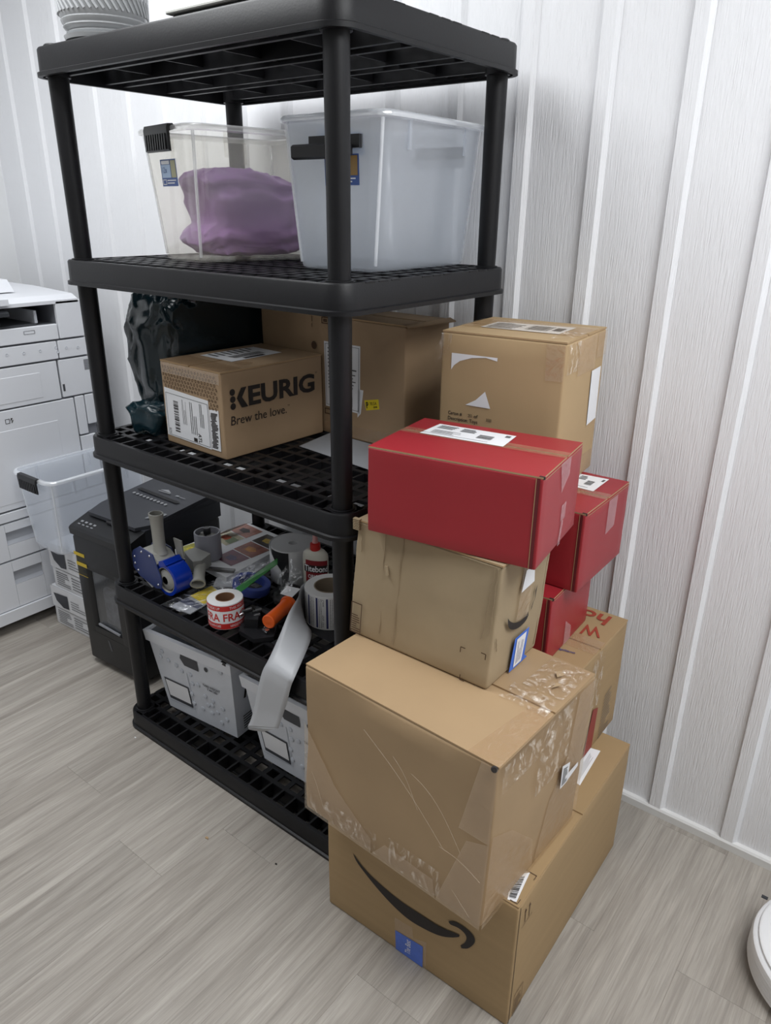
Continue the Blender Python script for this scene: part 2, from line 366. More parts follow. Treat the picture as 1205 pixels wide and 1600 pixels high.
# ---------------------------------------------------------------- shelving unit
SL, SD, LIP = 0.837, 0.516, 0.0455
TZ = [0.058, 0.502, 0.946, 1.39, 1.834]; TH = 0.057
def rrect(x0, x1, y0, y1, rr, n=8):
    pts = []
    for cx, cy, a0 in ((x1 - rr, y1 - rr, 0), (x0 + rr, y1 - rr, 90), (x0 + rr, y0 + rr, 180), (x1 - rr, y0 + rr, 270)):
        for i in range(n + 1):
            a = math.radians(a0 + 90 * i / n); pts.append((cx + rr * math.cos(a), cy + rr * math.sin(a)))
    return pts
sh = thing('shelving_unit', 'tall black plastic shelving unit with five slotted shelves and round posts', 'shelving unit', (-SL / 2, SD / 2, 0))
def shelf_mesh():
    mb = MB(); X0, X1, Y0, Y1 = -SL - LIP + .006, LIP - .006, -LIP + .006, SD + LIP - .006
    def ring(off, z, rr=0.046): return [(a, b, z) for a, b in rrect(X0 - off, X1 + off, Y0 - off, Y1 + off, rr + off)]
    # skirt with bottom flange, hollow inside
    mb.rings([ring(-0.0045, -TH), ring(0.006, -TH), ring(0.006, -TH + 0.008), ring(0.0008, -TH + 0.010), ring(0.0, -0.004), ring(-0.003, 0), ring(-0.012, 0), ring(-0.0125, -0.003), ring(-0.0045, -0.004), ring(-0.0045, -TH)], False, False)
    ix0, ix1, iy0, iy1 = X0 + .008, X1 - .008, Y0 + .008, Y1 - .008
    T = 0.004; n = 20; px = (ix1 - ix0) / n
    y = iy0; rows = []
    grp = [('B', .046), ('b', .012), ('s', .026), ('b', .011), ('s', .026), ('b', .011), ('s', .026), ('b', .012)]
    seq = grp * 3 + [('B', .046)]
    tot = sum(q[1] for q in seq); sc = (iy1 - iy0) / tot
    for kd, h in seq:
        h *= sc
        near = y < Y0 + .05 or y + h > Y1 - .05; xa_, xb_ = (X0 + .05, X1 - .05) if near else (ix0, ix1)     # keep clear of the rounded corners
        if kd == 'b': mb.box(xa_, xb_, y, y + h, -0.006, 0)
        if kd == 'B':
            for yy in (y - 0.0022, y + h - 0.0008):
                mb.box(xa_, xb_, yy, yy + 0.003, -TH + 0.008, -0.001)
                mb.box(xa_, xb_, yy - 0.004, yy + 0.007, -TH + 0.006, -TH + 0.009)
        for i in range(n + 1):
            cx = ix0 + px * i
            if cx < xa_ - .001 or cx > xb_ + .001: continue
            if kd == 's': mb.box(cx - .0075, cx + .0075, y, y + h, -T, -0.0003)
            if kd == 'B':
                mb.box(cx - .003, cx + .003, y, y + h, -0.042 if i % 2 else -0.016, -0.0003)
        y += h
    for cx in [ix0 + px * i for i in (4, 8, 12, 16)]: mb.box(cx - .002, cx + .002, iy0, iy1, -TH + 0.012, -0.004)
    # corner pads and post sockets
    for cx, sx in ((0, 1), (-SL, -1)):
        for cy, sy in ((0, -1), (SD, 1)):
            mb.cyl((cx, cy, -0.02), (cx, cy, 0.0002), 0.0295, 0.0295, 28)
            xa, xb = sorted((cx - sx * .034, cx + sx * .012)); ya, yb = sorted((cy - sy * .034, cy + sy * .012)); mb.box(xa, xb, ya, yb, -.01, 0.0)
            xa, xb = sorted((cx, cx + sx * .033)); mb.box(xa, xb, *sorted((cy - sy * .03, cy)), -.01, 0.0); ya, yb = sorted((cy, cy + sy * .033)); mb.box(*sorted((cx - sx * .03, cx)), ya, yb, -.01, 0.0)
            mb.lathe([(0.026, -0.03), (0.0262, 0.0025), (0.0225, 0.0032), (0.0225, -0.001)], (cx, cy, 0), 24, cap=False)
            mb.cyl((cx, cy, -TH + .001), (cx, cy, -0.01), 0.027, 0.027, 24)
    return mb
smb = shelf_mesh(); shelf0 = None
for i, z in enumerate(TZ):
    if shelf0 is None:
        mb = MB(); mb.v = [(a, b, c + z) for a, b, c in smb.v]; mb.f = smb.f; mb.mi = smb.mi
        shelf0 = build('shelf', mb, black_pl, sh, 40)
    else:
        o = shelf0.copy(); COL.objects.link(o); o.parent = sh; o.location = (0, 0, z - TZ[0])
for i in range(4):
    for cx in (0, -SL):
        for cy in (0, SD):
            mb = MB(); z0, z1 = TZ[i], TZ[i + 1] - TH + 0.004
            mb.lathe([(0.0205, z0 - .004), (0.0212, z0 + .02), (0.0216, (z0 + z1) / 2), (0.0226, z1 - .012), (0.0226, z1)], (cx, cy, 0), 28)
            build('post', mb, black_pl, sh, 50)
for cx in (0, -SL):
    for cy in (0, SD):
        mb = MB(); mb.lathe([(0.0225, TZ[4] + .0005), (0.0225, TZ[4] + .006), (0.019, TZ[4] + .009), (0.006, TZ[4] + .0095)], (cx, cy, 0), 20); build('post_cap', mb, black_pl, sh, 40)

# ---------------------------------------------------------------- cartons
BX = dict(
 A=dict(x=.5282, y=-.124, yaw=.0148, w=.4696, d=.5736, z0=0.0005, h=.326),
 B=dict(x=.4936, y=-.2047, yaw=-.042, w=.4449, d=.3536, z0=.3275, h=.361, lx=.0077, ly=.0065, tw=.0008, td=-.0077),
 C=dict(x=.3797, y=-.0352, yaw=-.0014, w=.3344, d=.194, z0=.6895, h=.258, lx=.0115, ly=.0072, tw=-.0037),
 R1=dict(x=.4419, y=-.0107, yaw=.1468, w=.3306, d=.2288, z0=.9485, h=.1672),
 W=dict(x=.4508, y=.172, yaw=0, w=.35, d=.336, z0=.3275, h=.2905),
 R3=dict(x=.3833, y=.2121, yaw=.0424, w=.31, d=.227, z0=.619, h=.1565),
 R2=dict(x=.4099, y=.2675, yaw=.018, w=.33, d=.2446, z0=.7765, h=.1775),
 T=dict(x=.32, y=.2972, yaw=.1, w=.2726, d=.2553, z0=.955, h=.3236),
 K=dict(x=-.415, y=.0512, yaw=-.0432, w=.2418, d=.3306, z0=.947, h=.212),
 G=dict(x=-.1222, y=.3733, yaw=-.0478, w=.5203, d=.175, z0=.947, h=.3121),
 P1=dict(x=-1.40, y=.16, yaw=.06, w=.222, d=.30, z0=.0005, h=.167),
 P2=dict(x=-1.385, y=.165, yaw=.06, w=.212, d=.28, z0=.1685, h=.181))
FACE = {'F': ('lb', 'nb', 'lt', 'nt'), 'R': ('nb', 'rb', 'nt', 'rt'), 'T': ('lt', 'nt', 'bt', 'rt'), 'L': ('bb', 'lb', 'bt', 'lt'), 'K': ('rb', 'bb', 'rt', 'bt')}
class Box:
    def __init__(s, key):
        p = BX[key]; s.p = p; g = p.get; c, sn = math.cos(p['yaw']), math.sin(p['yaw']); U = Vector((-c, -sn, 0)); V = Vector((-sn, c, 0))
        s.c = {}
        for t in 'bt':
            q = Vector((p['x'], p['y'], p['z0'])); w_, d_ = p['w'], p['d']
            if t == 't': q = q + Vector((g('lx', 0), g('ly', 0), p['h'])); w_ += g('tw', 0); d_ += g('td', 0)
            s.c['n' + t] = q; s.c['l' + t] = q + U * w_; s.c['r' + t] = q + V * d_; s.c['b' + t] = q + U * w_ + V * d_
        s.base = (s.c['nb'] + s.c['lb'] + s.c['rb'] + s.c['bb']) / 4
    def P(s, f_, a, b, off=0.0):
        q = [s.c[k] for k in FACE[f_]]
        pt = (q[0] * (1 - a) + q[1] * a) * (1 - b) + (q[2] * (1 - a) + q[3] * a) * b
        n = (q[1] - q[0]).cross(q[2] - q[0]).normalized()
        return pt + n * off
    def tri(s, a, b, c):
        """a along left(0)->near(1), b front(0)->back(1), c up"""
        L = s.c
        bot = (L['lb'] * (1 - a) + L['nb'] * a) * (1 - b) + (L['bb'] * (1 - a) + L['rb'] * a) * b
        top = (L['lt'] * (1 - a) + L['nt'] * a) * (1 - b) + (L['bt'] * (1 - a) + L['rt'] * a) * b
        return bot * (1 - c) + top * c
    def quad(s, f_, q):
        """print fn laid into a quad (bl, br, tr, tl in face coordinates)"""
        qm = quadmap(q)
        def fn(u_, v_, lift): p = qm(u_, v_); return s.P(f_, p.x, p.y, lift + s.lift)
        return fn
    def face(s, f_): return lambda u_, v_, lift: s.P(f_, u_, v_, lift + s.lift)
    lift = 0.0012
def rbox(bx, top=1.0, rad=0.004, amp=0.0, seed=0, n=9):
    """rounded, slightly bulged box skin between the eight corners"""
    p = bx.p; dims = (p['w'], p['d'], p['h'] * top); ax = []
    for L in dims:
        g = [0, rad * .35, rad] + [rad + (L - 2 * rad) * i / n for i in range(1, n)] + [L - rad, L - rad * .35, L]; ax.append(g)
    m_ = [len(g) for g in ax]; vid = {}; mb = MB()
    def vert(i, j, k):
        key = (i, j, k)
        if key in vid: return vid[key]
        q = Vector((ax[0][i], ax[1][j], ax[2][k])); c = Vector([min(max(q[a], rad), dims[a] - rad) for a in range(3)]); d = q - c
        if d.length > 1e-9: q = c + d.normalized() * rad
        wp = bx.tri(q.x / dims[0], q.y / dims[1], q.z / p['h'])
        if amp > 0:
            ctr = bx.tri(.5, .5, .5 * top); dr = (wp - ctr); nd = d.normalized() if d.length > 1e-9 else Vector((0, 0, 0))
            e = 1.0
            for a in range(3):
                e2 = min(q[a], dims[a] - q[a]) / dims[a]
            v = noise.noise(wp * 7 + Vector((seed, seed * 2, 0))) * amp + noise.noise(wp * 26 + Vector((0, seed, 3))) * amp * .35
            lim = min(1.0, (wp.z - p['z0']) / .03) if k < 4 else 1.0
            nd = nd if abs(nd.z) < .5 else nd * 0.0
            wp = wp + nd * min(v, amp * .3) * max(0.15, lim)
        vid[key] = len(mb.v); mb.v.append(tuple(wp)); return vid[key]
    def quadf(fn, na, nb_):
        for a in range(na - 1):
            for b in range(nb_ - 1): mb.f.append((vert(*fn(a, b)), vert(*fn(a + 1, b)), vert(*fn(a + 1, b + 1)), vert(*fn(a, b + 1)))); mb.mi.append(0)
    I, J, K = m_
    quadf(lambda a, b: (a, 0, b), I, K); quadf(lambda a, b: (a, J - 1, b), I, K)
    quadf(lambda a, b: (0, a, b), J, K); quadf(lambda a, b: (I - 1, a, b), J, K)
    quadf(lambda a, b: (a, b, 0), I, J); quadf(lambda a, b: (a, b, K - 1), I, J)
    return mb
def flap(bx, s0, s1, t0, t1, th, mats, parent, drop=0.0, name='top_flap', n=6):
    """flat top flap: face material on the broad sides, raw board on its edges"""
    mb = MB(); g = []
    for j in range(2):
        t = t0 if j == 0 else t1
        g.append([bx.P('T', s0 + (s1 - s0) * i / n, t, 0) for i in range(n + 1)])
    up = [g[0], g[1]]; dn = [[p - Vector((0, 0, th)) for p in row] for row in up]
    for i in range(n):
        mb.cur = 0; mb.add([up[0][i], up[0][i + 1], up[1][i + 1], up[1][i]], [(0, 1, 2, 3)]); mb.add([dn[0][i], dn[0][i + 1], dn[1][i + 1], dn[1][i]], [(3, 2, 1, 0)])
        mb.cur = 1; mb.add([up[0][i], up[0][i + 1], dn[0][i + 1], dn[0][i]], [(3, 2, 1, 0)]); mb.add([up[1][i], up[1][i + 1], dn[1][i + 1], dn[1][i]], [(0, 1, 2, 3)])
    for i in (0, n): mb.add([up[0][i], up[1][i], dn[1][i], dn[0][i]], [(0, 1, 2, 3) if i else (3, 2, 1, 0)])
    return build(name, mb, mats, parent)
def carton(key, name, label, m_, seam=0.5, seam_dir='s', amp=0.0015, rad=0.004, cat='box', group=None, th=0.0035, edge=None, flaps=True):
    bx = Box(key); bx.lift = 0.0006; t = thing(name, label, cat, bx.base, group)
    h = bx.p['h']; top = (h - th) / h if flaps else 1.0
    build('box_body', rbox(bx, top, rad, amp, sum(map(ord, key))), m_, t, 60)
    if flaps:
        e = edge or kraftE; g = 0.0035 / bx.p['d' if seam_dir == 's' else 'w']; k = 0.002
        if seam_dir == 's':
            flap(bx, k, 1 - k, k * 2, seam - g, th, [m_, e], t); flap(bx, k, 1 - k, seam + g, 1 - k * 2, th, [m_, e], t)
        else:
            flap(bx, k, seam - g, k, 1 - k, th, [m_, e], t); flap(bx, seam + g, 1 - k, k, 1 - k, th, [m_, e], t)
    return bx, t
def decal(bx, t, f_, pts, m_, name, lift=0.0):
    n = len(pts); pr = Print(bx.face(f_)); pr.poly(pts, lift); return pr.done(name, m_, t)
def rev(q): return list(q)
def shiplabel(bx, t, f_, q, name='shipping_label', style=0, turn=0):
    """white label with barcode and small print, q = bl, br, tr, tl"""
    q = q[turn:] + q[:turn]
    fn = bx.quad(f_, q); lb = Print(fn).rect(0, 0, 1, 1, 0.0004).done(name, label_w, t)
    pr = Print(fn); L = 0.0009
    if style == 0:
        pr.bars(.62, .30, .80, .62, 16, 'v', L, 3); pr.lines(.06, .62, .30, .92, 4, 'u', .5, L, 5); pr.lines(.36, .62, .56, .92, 3, 'u', .6, L, 6)
        pr.lines(.08, .2, .5, .5, 5, 'u', .28, L, 7); pr.rect(.0, .12, .8, .135, L); pr.rect(.9, .72, .96, .88, L)
    elif style == 1:
        pr.bars(.16, .12, .3, .86, 22, 'v', L, 9); pr.lines(.36, .3, .52, .92, 5, 'v', .3, L, 5); pr.lines(.58, .1, .9, .92, 7, 'v', .3, L, 6); pr.frame(.03, .03, .97, .97, .006, .006, L)
    elif style == 2:
        pr.lines(.05, .1, .45, .9, 7, 'u', .35, L, 5); pr.bars(.52, .2, .8, .8, 18, 'u', L, 4); pr.rect(.84, .3, .95, .7, L)
    elif style == 3:
        pr.frame(.03, .03, .97, .97, .01, .006, L); pr.bars(.2, .08, .8, .22, 18, 'u', L, 4); pr.lines(.1, .3, .9, .6, 6, 'u', .3, L, 5); pr.lines(.1, .68, .6, .95, 5, 'u', .3, L, 8); pr.rect(.1, .62, .9, .64, L); pr.bars(.15, .45, .5, .56, 12, 'u', L, 2)
    pr.done('small_print', ink_soft if style in (0, 3) else ink, lb)
    return lb

# A : big carton on the floor
A, tA = carton('A', 'cardboard_box', 'large clean tan carton on the floor with black smile arrow, bottom of the stack', kraftA, .5, 's', 0.0012)
sm = [(0.160,0.625),(0.198,0.579),(0.264,0.529),(0.357,0.493),(0.448,0.473),(0.552,0.471),(0.645,0.474),(0.726,0.505),(0.748,0.512),(0.746,0.492),(0.704,0.441),(0.648,0.394),(0.572,0.367),(0.485,0.357),(0.395,0.388),(0.302,0.451),(0.226,0.520),(0.179,0.574)]
pr = Print(A.face('F')); up_, lo_ = sm[:9], [sm[0]] + sm[:8:-1]
def resamp(p, n):
    d = [0]
    for a, b in zip(p, p[1:]): d.append(d[-1] + math.dist(a, b))
    out = []
    for i in range(n + 1):
        x_ = d[-1] * i / n; j = max(k_ for k_ in range(len(d)) if d[k_] <= x_ + 1e-9); j = min(j, len(p) - 2); w_ = (x_ - d[j]) / (d[j + 1] - d[j]); out.append((p[j][0] + (p[j + 1][0] - p[j][0]) * w_, p[j][1] + (p[j + 1][1] - p[j][1]) * w_))
    return out
def spline(p, n=4):
    """Catmull-Rom through points"""
    P = [Vector((*a, 0)) for a in p]; out = []
    for i in range(len(P) - 1):
        a, b, c, d = P[max(i - 1, 0)], P[i], P[i + 1], P[min(i + 2, len(P) - 1)]
        for k_ in range(n):
            s_ = k_ / n; out.append(tuple((0.5 * ((2 * b) + (c - a) * s_ + (2 * a - 5 * b + 4 * c - d) * s_ ** 2 + (3 * b - a - 3 * c + d) * s_ ** 3)).to_2d()))
    out.append(tuple(p[-1])); return out
def stroke(pr_, e1, e2, n=30, lift=0.0008):
    a, b = resamp(spline(e1), n), resamp(spline(e2), n)
    for i in range(n): pr_.poly([a[i], a[i + 1], b[i + 1], b[i]], lift)
stroke(pr, up_, lo_)
ar = [(0.691,0.569),(0.722,0.600),(0.770,0.605),(0.809,0.588),(0.823,0.555),(0.817,0.508),(0.792,0.445),(0.762,0.412),(0.757,0.432),(0.775,0.474),(0.783,0.524),(0.772,0.553),(0.740,0.565),(0.700,0.551)]
stroke(pr, ar[:8], [ar[0]] + ar[:7:-1], 20)
pr.done('smile_arrow', ink, tA)
decal(A, tA, 'F', [(0.405,0.289),(0.504,0.302),(0.513,0.217),(0.584,0.254),(0.586,0.004),(0.417,0.004)], tape_m, 'clear_tape', .0002)
bl = mat('blue tape print', (76, 108, 196), 0.35, var=.08, vscale=60)
decal(A, tA, 'F', [(0.411,0.177),(0.566,0.197),(0.569,0.004),(0.417,0.004)], bl, 'blue_tape', .0006)
pr = Print(A.quad('F', [(.50, .04), (.50, .17), (.47, .17), (.47, .04)])); pr.txt('The Best', 0, 0, 1, 1, lift=.0011); pr.done('tape_lettering', label_w, tA)
pr = Print(A.face('R'))
for cx in (.057, .087):
    pr.rect(cx - .002, .80, cx + .002, .89, .0006); pr.poly([(cx - .007, .885), (cx + .007, .885), (cx, .912)], .0006)
pr.rect(.036, .785, .114, .789, .0006); pr.frame(.039, .01, .106, .2, .002, .006, .0006); pr.lines(.046, .03, .1, .16, 9, 'u', .4, .0006)
pr.done('carton_marks', ink_brown, tA)
Print(A.face('R')).rect(.012, .0, .0155, .985, .0004).done('board_seam', mat('dark board core', (70, 54, 38), .9), tA)
lb = decal(A, tA, 'T', [(0.956,0.148),(0.978,0.017),(0.944,0.008),(0.90,0.10)], label_w, 'barcode_label', .0004)
Print(A.quad('T', [(.945, .012), (.976, .02), (.955, .145), (.91, .11)])).bars(.05, .06, .8, .9, 24, 'v', .0009, 8).done('barcode', ink, lb)
pr = Print(A.face('T'))
for a, b, c, d in ((.953, .148, .986, .151), (.984, .128, .987, .15), (.984, .015, .987, .034), (.953, .011, .986, .014)): pr.rect(a, b, c, d, .0006)
pr.done('corner_marks', ink_brown, tA)
lb = decal(A, tA, 'T', [(0.80,0.66),(0.915,0.637),(0.898,0.877),(0.80,0.86)], label_w, 'shipping_label', .0004)
Print(A.quad('T', [(.83, .66), (.905, .65), (.893, .865), (.82, .85)])).lines(.3, .05, .95, .95, 9, 'v', .25, .0009).rect(.2, .1, .3, .2, .0009).done('small_print', ink_soft, lb)

# B : taped carton
B, tB = carton('B', 'cardboard_box', 'dented tan carton wrapped in shiny crinkled packing tape, second from the floor', kraftB, .53, 's', 0.005, 0.006)
for q, nm in (([(0.0,0.62),(0.0,0.0),(0.42,0.0),(0.42,0.1),(0.2,0.3)], 'F'), ([(0.78,0.0),(1.0,0.0),(1.0,0.55),(0.9,0.5)], 'F'), ([(.42,.0),(.78,.0),(.76,.12),(.5,.13)], 'F'), ([(.86,.55),(1,.55),(1,1),(.93,1)], 'F')):
    decal(B, tB, nm, q, tape_m, 'packing_tape', .0026)
decal(B, tB, 'R', [(0,0.0),(.5,.0),(.45,.25),(.2,.5),(.0,.6)], tape_m, 'packing_tape', .0026)
decal(B, tB, 'R', [(.5,.0),(1,.0),(1,.98),(.8,.98),(.76,.6),(.6,.4)], tape_m, 'packing_tape', .0026)
def crumple_patch(bx, t, f_, s0, s1, t0, t1, amp, seed, m_, name='crumpled_film', n=26, taper=None):
    mb = MB(); vs = []
    for j in range(n + 1):
        for i in range(n + 1):
            a, b = i / n, j / n; ss = s0 + (s1 - s0) * a; tt = t0 + (t1 - t0) * b
            if taper: ss = ss + taper(a, b)
            p = bx.P(f_, ss, tt, 0); q = p * 55 + Vector((seed, 0, seed * 1.7))
            rg = 1 - abs(noise.noise(q)) * 2.2; rg2 = 1 - abs(noise.noise(q * 2.3)) * 2
            ed = min(a, 1 - a, b, 1 - b) * 6; ed = min(1, ed)
            vs.append(bx.P(f_, ss, tt, bx.lift + 0.0028 + max(0, rg * .7 + rg2 * .3) * amp * ed))
    mb.add(vs, [(j * (n + 1) + i, j * (n + 1) + i + 1, (j + 1) * (n + 1) + i + 1, (j + 1) * (n + 1) + i) for j in range(n) for i in range(n)])
    return build(name, mb, m_, t)
crumple_patch(B, tB, 'R', .03, .42, .82, .985, .004, 1, tape_wr)
crumple_patch(B, tB, 'R', .40, .76, .56, .985, .005, 4, tape_wr)
crumple_patch(B, tB, 'T', .77, .985, .46, .62, .004, 6, tape_wr)
crumple_patch(B, tB, 'T', .80, .985, .64, .97, .004, 9, tape_wr)
crumple_patch(B, tB, 'F', .02, .45, .02, .16, .003, 12, tape_wr)
crumple_patch(B, tB, 'F', .52, .80, .02, .2, .003, 14, tape_wr)
decal(B, tB, 'T', [(0.0,0.5),(.12,.5),(.12,1),(.0,1)], tape_m, 'packing_tape', .0006)
decal(B, tB, 'T', [(.86,.0),(1,.0),(1,.5),(.9,.5)], tape_m, 'packing_tape', .0006)
lb = decal(B, tB, 'R', [(0.681,0.587),(0.691,0.425),(0.775,0.426),(0.776,0.557)], label_w, 'torn_label', .0068)
Print(B.quad('R', [(.692, .435), (.77, .435), (.77, .55), (.69, .575)])).lines(.1, .05, .9, .95, 9, 'u', 0.5, .0074).done('small_print', ink, lb)
lb = decal(B, tB, 'R', [(0.756,0.466),(0.797,0.412),(0.915,0.436),(0.911,0.466)], label_w, 'torn_label', .004)
sc_m = mat('torn board', (176, 152, 120), .9)
decal(B, tB, 'T', [(0.872,0.839),(0.886,0.874),(0.910,0.845),(0.895,0.80)], sc_m, 'torn_patch', .006)
decal(B, tB, 'T', [(0.911,0.753),(0.938,0.756),(0.915,0.693)], sc_m, 'torn_patch', .006)
for (sA, tA_, sB, tB_, sag) in ((.36, .80, .80, .36, .03), (.52, .74, .66, .50, .035), (.62, .70, .88, .40, .06), (.05, .30, .13, .08, .02), (.78, .36, .98, .30, .02), (.86, .14, .95, .04, 0)):
    pts = [B.P('F', sA + (sB - sA) * i / 10, tA_ + (tB_ - tA_) * i / 10 + sag * math.sin(math.pi * i / 10), .0036) for i in range(11)]; cr = MB(); cr.tube(pts, .00036, 5); build('tape_crease', cr, film('tape crease', (215, 200, 180), .3, .25), tB)
mb = MB(); c0 = B.P('F', .985, .99, .003); mb.lathe([(.006, 0), (.004, .003)], c0, 10, (0.4, -.8, .4)); build('torn_corner', mb, ink, tB)

# C : worn carton
C, tC = carton('C', 'cardboard_box', 'worn creased pale carton with blue-edged tape sticker, third from the floor', kraftC, .5, 's', 0.006, 0.007)
pr = Print(C.face('F')); pr.frame(.015, .02, .1, .3, .006, .01, .004); pr.lines(.024, .04, .094, .2, 8, 'u', .45, .004)
for (a, b, da, db) in ((.815, .285, .03, -.045), (.974, .303, -.03, -.045), (.832, .012, .03, .045)): 
    pr.rect(min(a, a + da), b - .004, max(a, a + da), b + .004, .004); pr.rect(a - .003, min(b, b + db), a + .003, max(b, b + db), .004)
pr.done('carton_marks', ink_brown, tC)
sm = [(0.191,0.546),(0.257,0.494),(0.378,0.443),(0.538,0.420),(0.624,0.455),(0.645,0.415),(0.599,0.379),(0.454,0.372),(0.320,0.405),(0.230,0.460)]
pr = Print(C.face('R')); stroke(pr, sm[:5], [sm[0]] + sm[:4:-1], 16, .004); pr.poly([(.72, .60), (.75, .64), (.735, .50)], .004); pr.poly([(.675, .44), (.70, .46), (.725, .53), (.70, .50)], .004)
pr.done('smile_arrow', ink, tC)
decal(C, tC, 'R', [(.38, .45), (.62, .42), (.62, .98), (.38, .98)], tape_m, 'packing_tape', .0045)
decal(C, tC, 'R', [(0.396,0.683),(0.648,0.701),(0.60,0.85),(0.435,0.85)], label_w, 'torn_label', .005)
bt = mat('bright blue tape', (58, 112, 214), .45)
decal(C, tC, 'R', [(0.415,0.295),(0.379,0.012),(0.757,0.012),(0.679,0.06),(0.703,0.297)], bt, 'blue_tape', .0048)
lb = decal(C, tC, 'R', [(0.454,0.275),(0.452,0.03),(0.615,0.03),(0.621,0.06),(0.647,0.280)], label_w, 'tape_sticker', .0056)
Print(C.quad('R', [(.47, .04), (.6, .05), (.64, .27), (.47, .26)])).lines(.1, .05, .9, .95, 7, 'v', .2, .0062).done('small_print', ink_blue, lb)
for (f_, a0, b0, a1, b1) in (('F', .975, .97, .975, .45), ('F', .955, .97, .93, .40), ('R', .93, .95, .93, .05), ('R', .05, .42, .09, .3), ('F', .05, .96, .06, .74), ('F', .36, .98, .345, .05), ('F', .23, .95, .24, .1)):
    pts = [C.P(f_, a0 + (a1 - a0) * i / 8 + .004 * math.sin(i * 2.1), b0 + (b1 - b0) * i / 8, .001) for i in range(9)]; mb = MB(); mb.tube(pts, .0007, 5); build('crease_line', mb, mat('crushed board', (146, 128, 102), .9), tC)
mb = MB(); q = [C.P('F', .245, .70, .004), C.P('F', .265, .705, .004), C.P('F', .285, .64, .008), C.P('F', .262, .63, .006)]; mb.prism(q, (0, .003, 0)); build('torn_tab', mb, kraftC, tC)
mb = MB()
for i in range(7): mb.box(*(lambda p: (p.x - .012, p.x + .004, p.y - .004, p.y + .004, p.z - .02 + i * .0035, p.z - .018 + i * .0035))(C.P('F', .02, .995, .0)))
build('frayed_corner', mb, kraftC, tC)

# red mailers
def red(key, label, seam, lq=None, tq=None, sq=None):
    bx, t = carton(key, 'red_mailer_box', label, redc, seam, 's', 0.0012, 0.003, 'box', 'glossy red mailer boxes', 0.003, kraftE)
    pr = Print(bx.face('F')); pr.rect(.963, .01, .9665, .985, .0012); pr.done('raw_edge', kraftE, t)
    pr = Print(bx.face('F')); pr.rect(.967, .01, .985, .985, .0010); pr.done('edge_gap', mat('dark red gap shade', (96, 24, 30), .6), t)  # flat dark strip painted in for the shaded gap between panels
    pr = Print(bx.face('R')); pr.rect(.03, .966, .985, .974, .0010); pr.done('raw_edge', kraftE, t)
    mb = MB(); c0 = bx.P('T', .992, .012, -.004); mb.box(c0.x - .006, c0.x + .0035, c0.y - .0015, c0.y + .003, c0.z, c0.z + .0045); build('corner_slot', mb, ink, t)
    decal(bx, t, 'T', [(.0, seam - .07), (.998, seam - .07), (.998, seam + .08), (.0, seam + .08)], tape_m, 'packing_tape', .0003)
    if tq: decal(bx, t, 'R', tq, film('tape on red', (225, 190, 196), .32, .15, bump=.5, bscale=60), 'packing_tape', .0014)
    if lq: shiplabel(bx, t, 'T', lq, 'shipping_label', 0)
    return bx, t
R1, tR1 = red('R1', 'front red glossy mailer box lying on the worn pale carton, long white label on top', .578, [(0.129,0.538),(0.644,0.534),(0.637,0.867),(0.147,0.878)], [(.387,.985),(.468,.637),(.645,.779),(.650,.985)])
R2, tR2 = red('R2', 'red mailer box below the toys carton, nearest the wall, label peeking out', .485, [(0.60,0.56),(0.879,0.542),(0.875,0.932),(0.60,0.907)], [(.5,.955),(.5,.513),(.7,.554),(.705,.955)])
R3, tR3 = red('R3', 'lowest red mailer box, half hidden on the brown box with red letters', .5, None, [(.383,.42),(.383,.02),(.545,.02),(.545,.24)])
pr = Print(R1.face('R')); pr.rect(.52, .28, .64, .47, .0014); pr.poly([(.5, .0), (.56, .0), (.6, .26), (.55, .3)], .0016); pr.done('tape_end', film('tape on red', (225, 190, 196), .32), tR1)

# W : box with red letters
Wb, tW = carton('W', 'printed_box', 'brown box with red letters upside down on top, under the red mailers', kraftA, .51, 's', 0.0015)
decal(Wb, tW, 'T', [(.0, .42), (.995, .42), (.995, .6), (.0, .6)], tape_m, 'packing_tape', .0004)
decal(Wb, tW, 'R', [(.40, .99), (.40, .5), (.58, .45), (.62, .99)], tape_wr, 'packing_tape', .0016)
pr = Print(Wb.face('T')); pr.text('W', [(.915, .765), (.785, .74), (.775, .60), (.905, .635)][:0] or [(.905, .768), (.775, .742), (.815, .605), (.945, .635)], .02, lift=.0009)
pr.text('ho', [(.905, .955), (.70, .95), (.70, .825), (.905, .81)], .02, lift=.0009); pr.done('red_lettering', ink_red, tW)
pr = Print(Wb.face('T')); pr.text('capitano', [(.775, .318), (.895, .340), (.895, .372), (.775, .352)], .02, lift=.0009); pr.done('blue_lettering', ink_blue, tW)
decal(Wb, tW, 'R', [(.44, .02), (.59, .02), (.610, .40), (.52, .44)], mat('brick red print', (140, 58, 48), .7), 'red_print', .0012)
Print(Wb.quad('R', [(.70, .02), (.88, .05), (.88, .5), (.72, .46)])).lines(0, 0, 1, 1, 13, 'u', .22, .0012).done('small_print', ink_soft, tW)

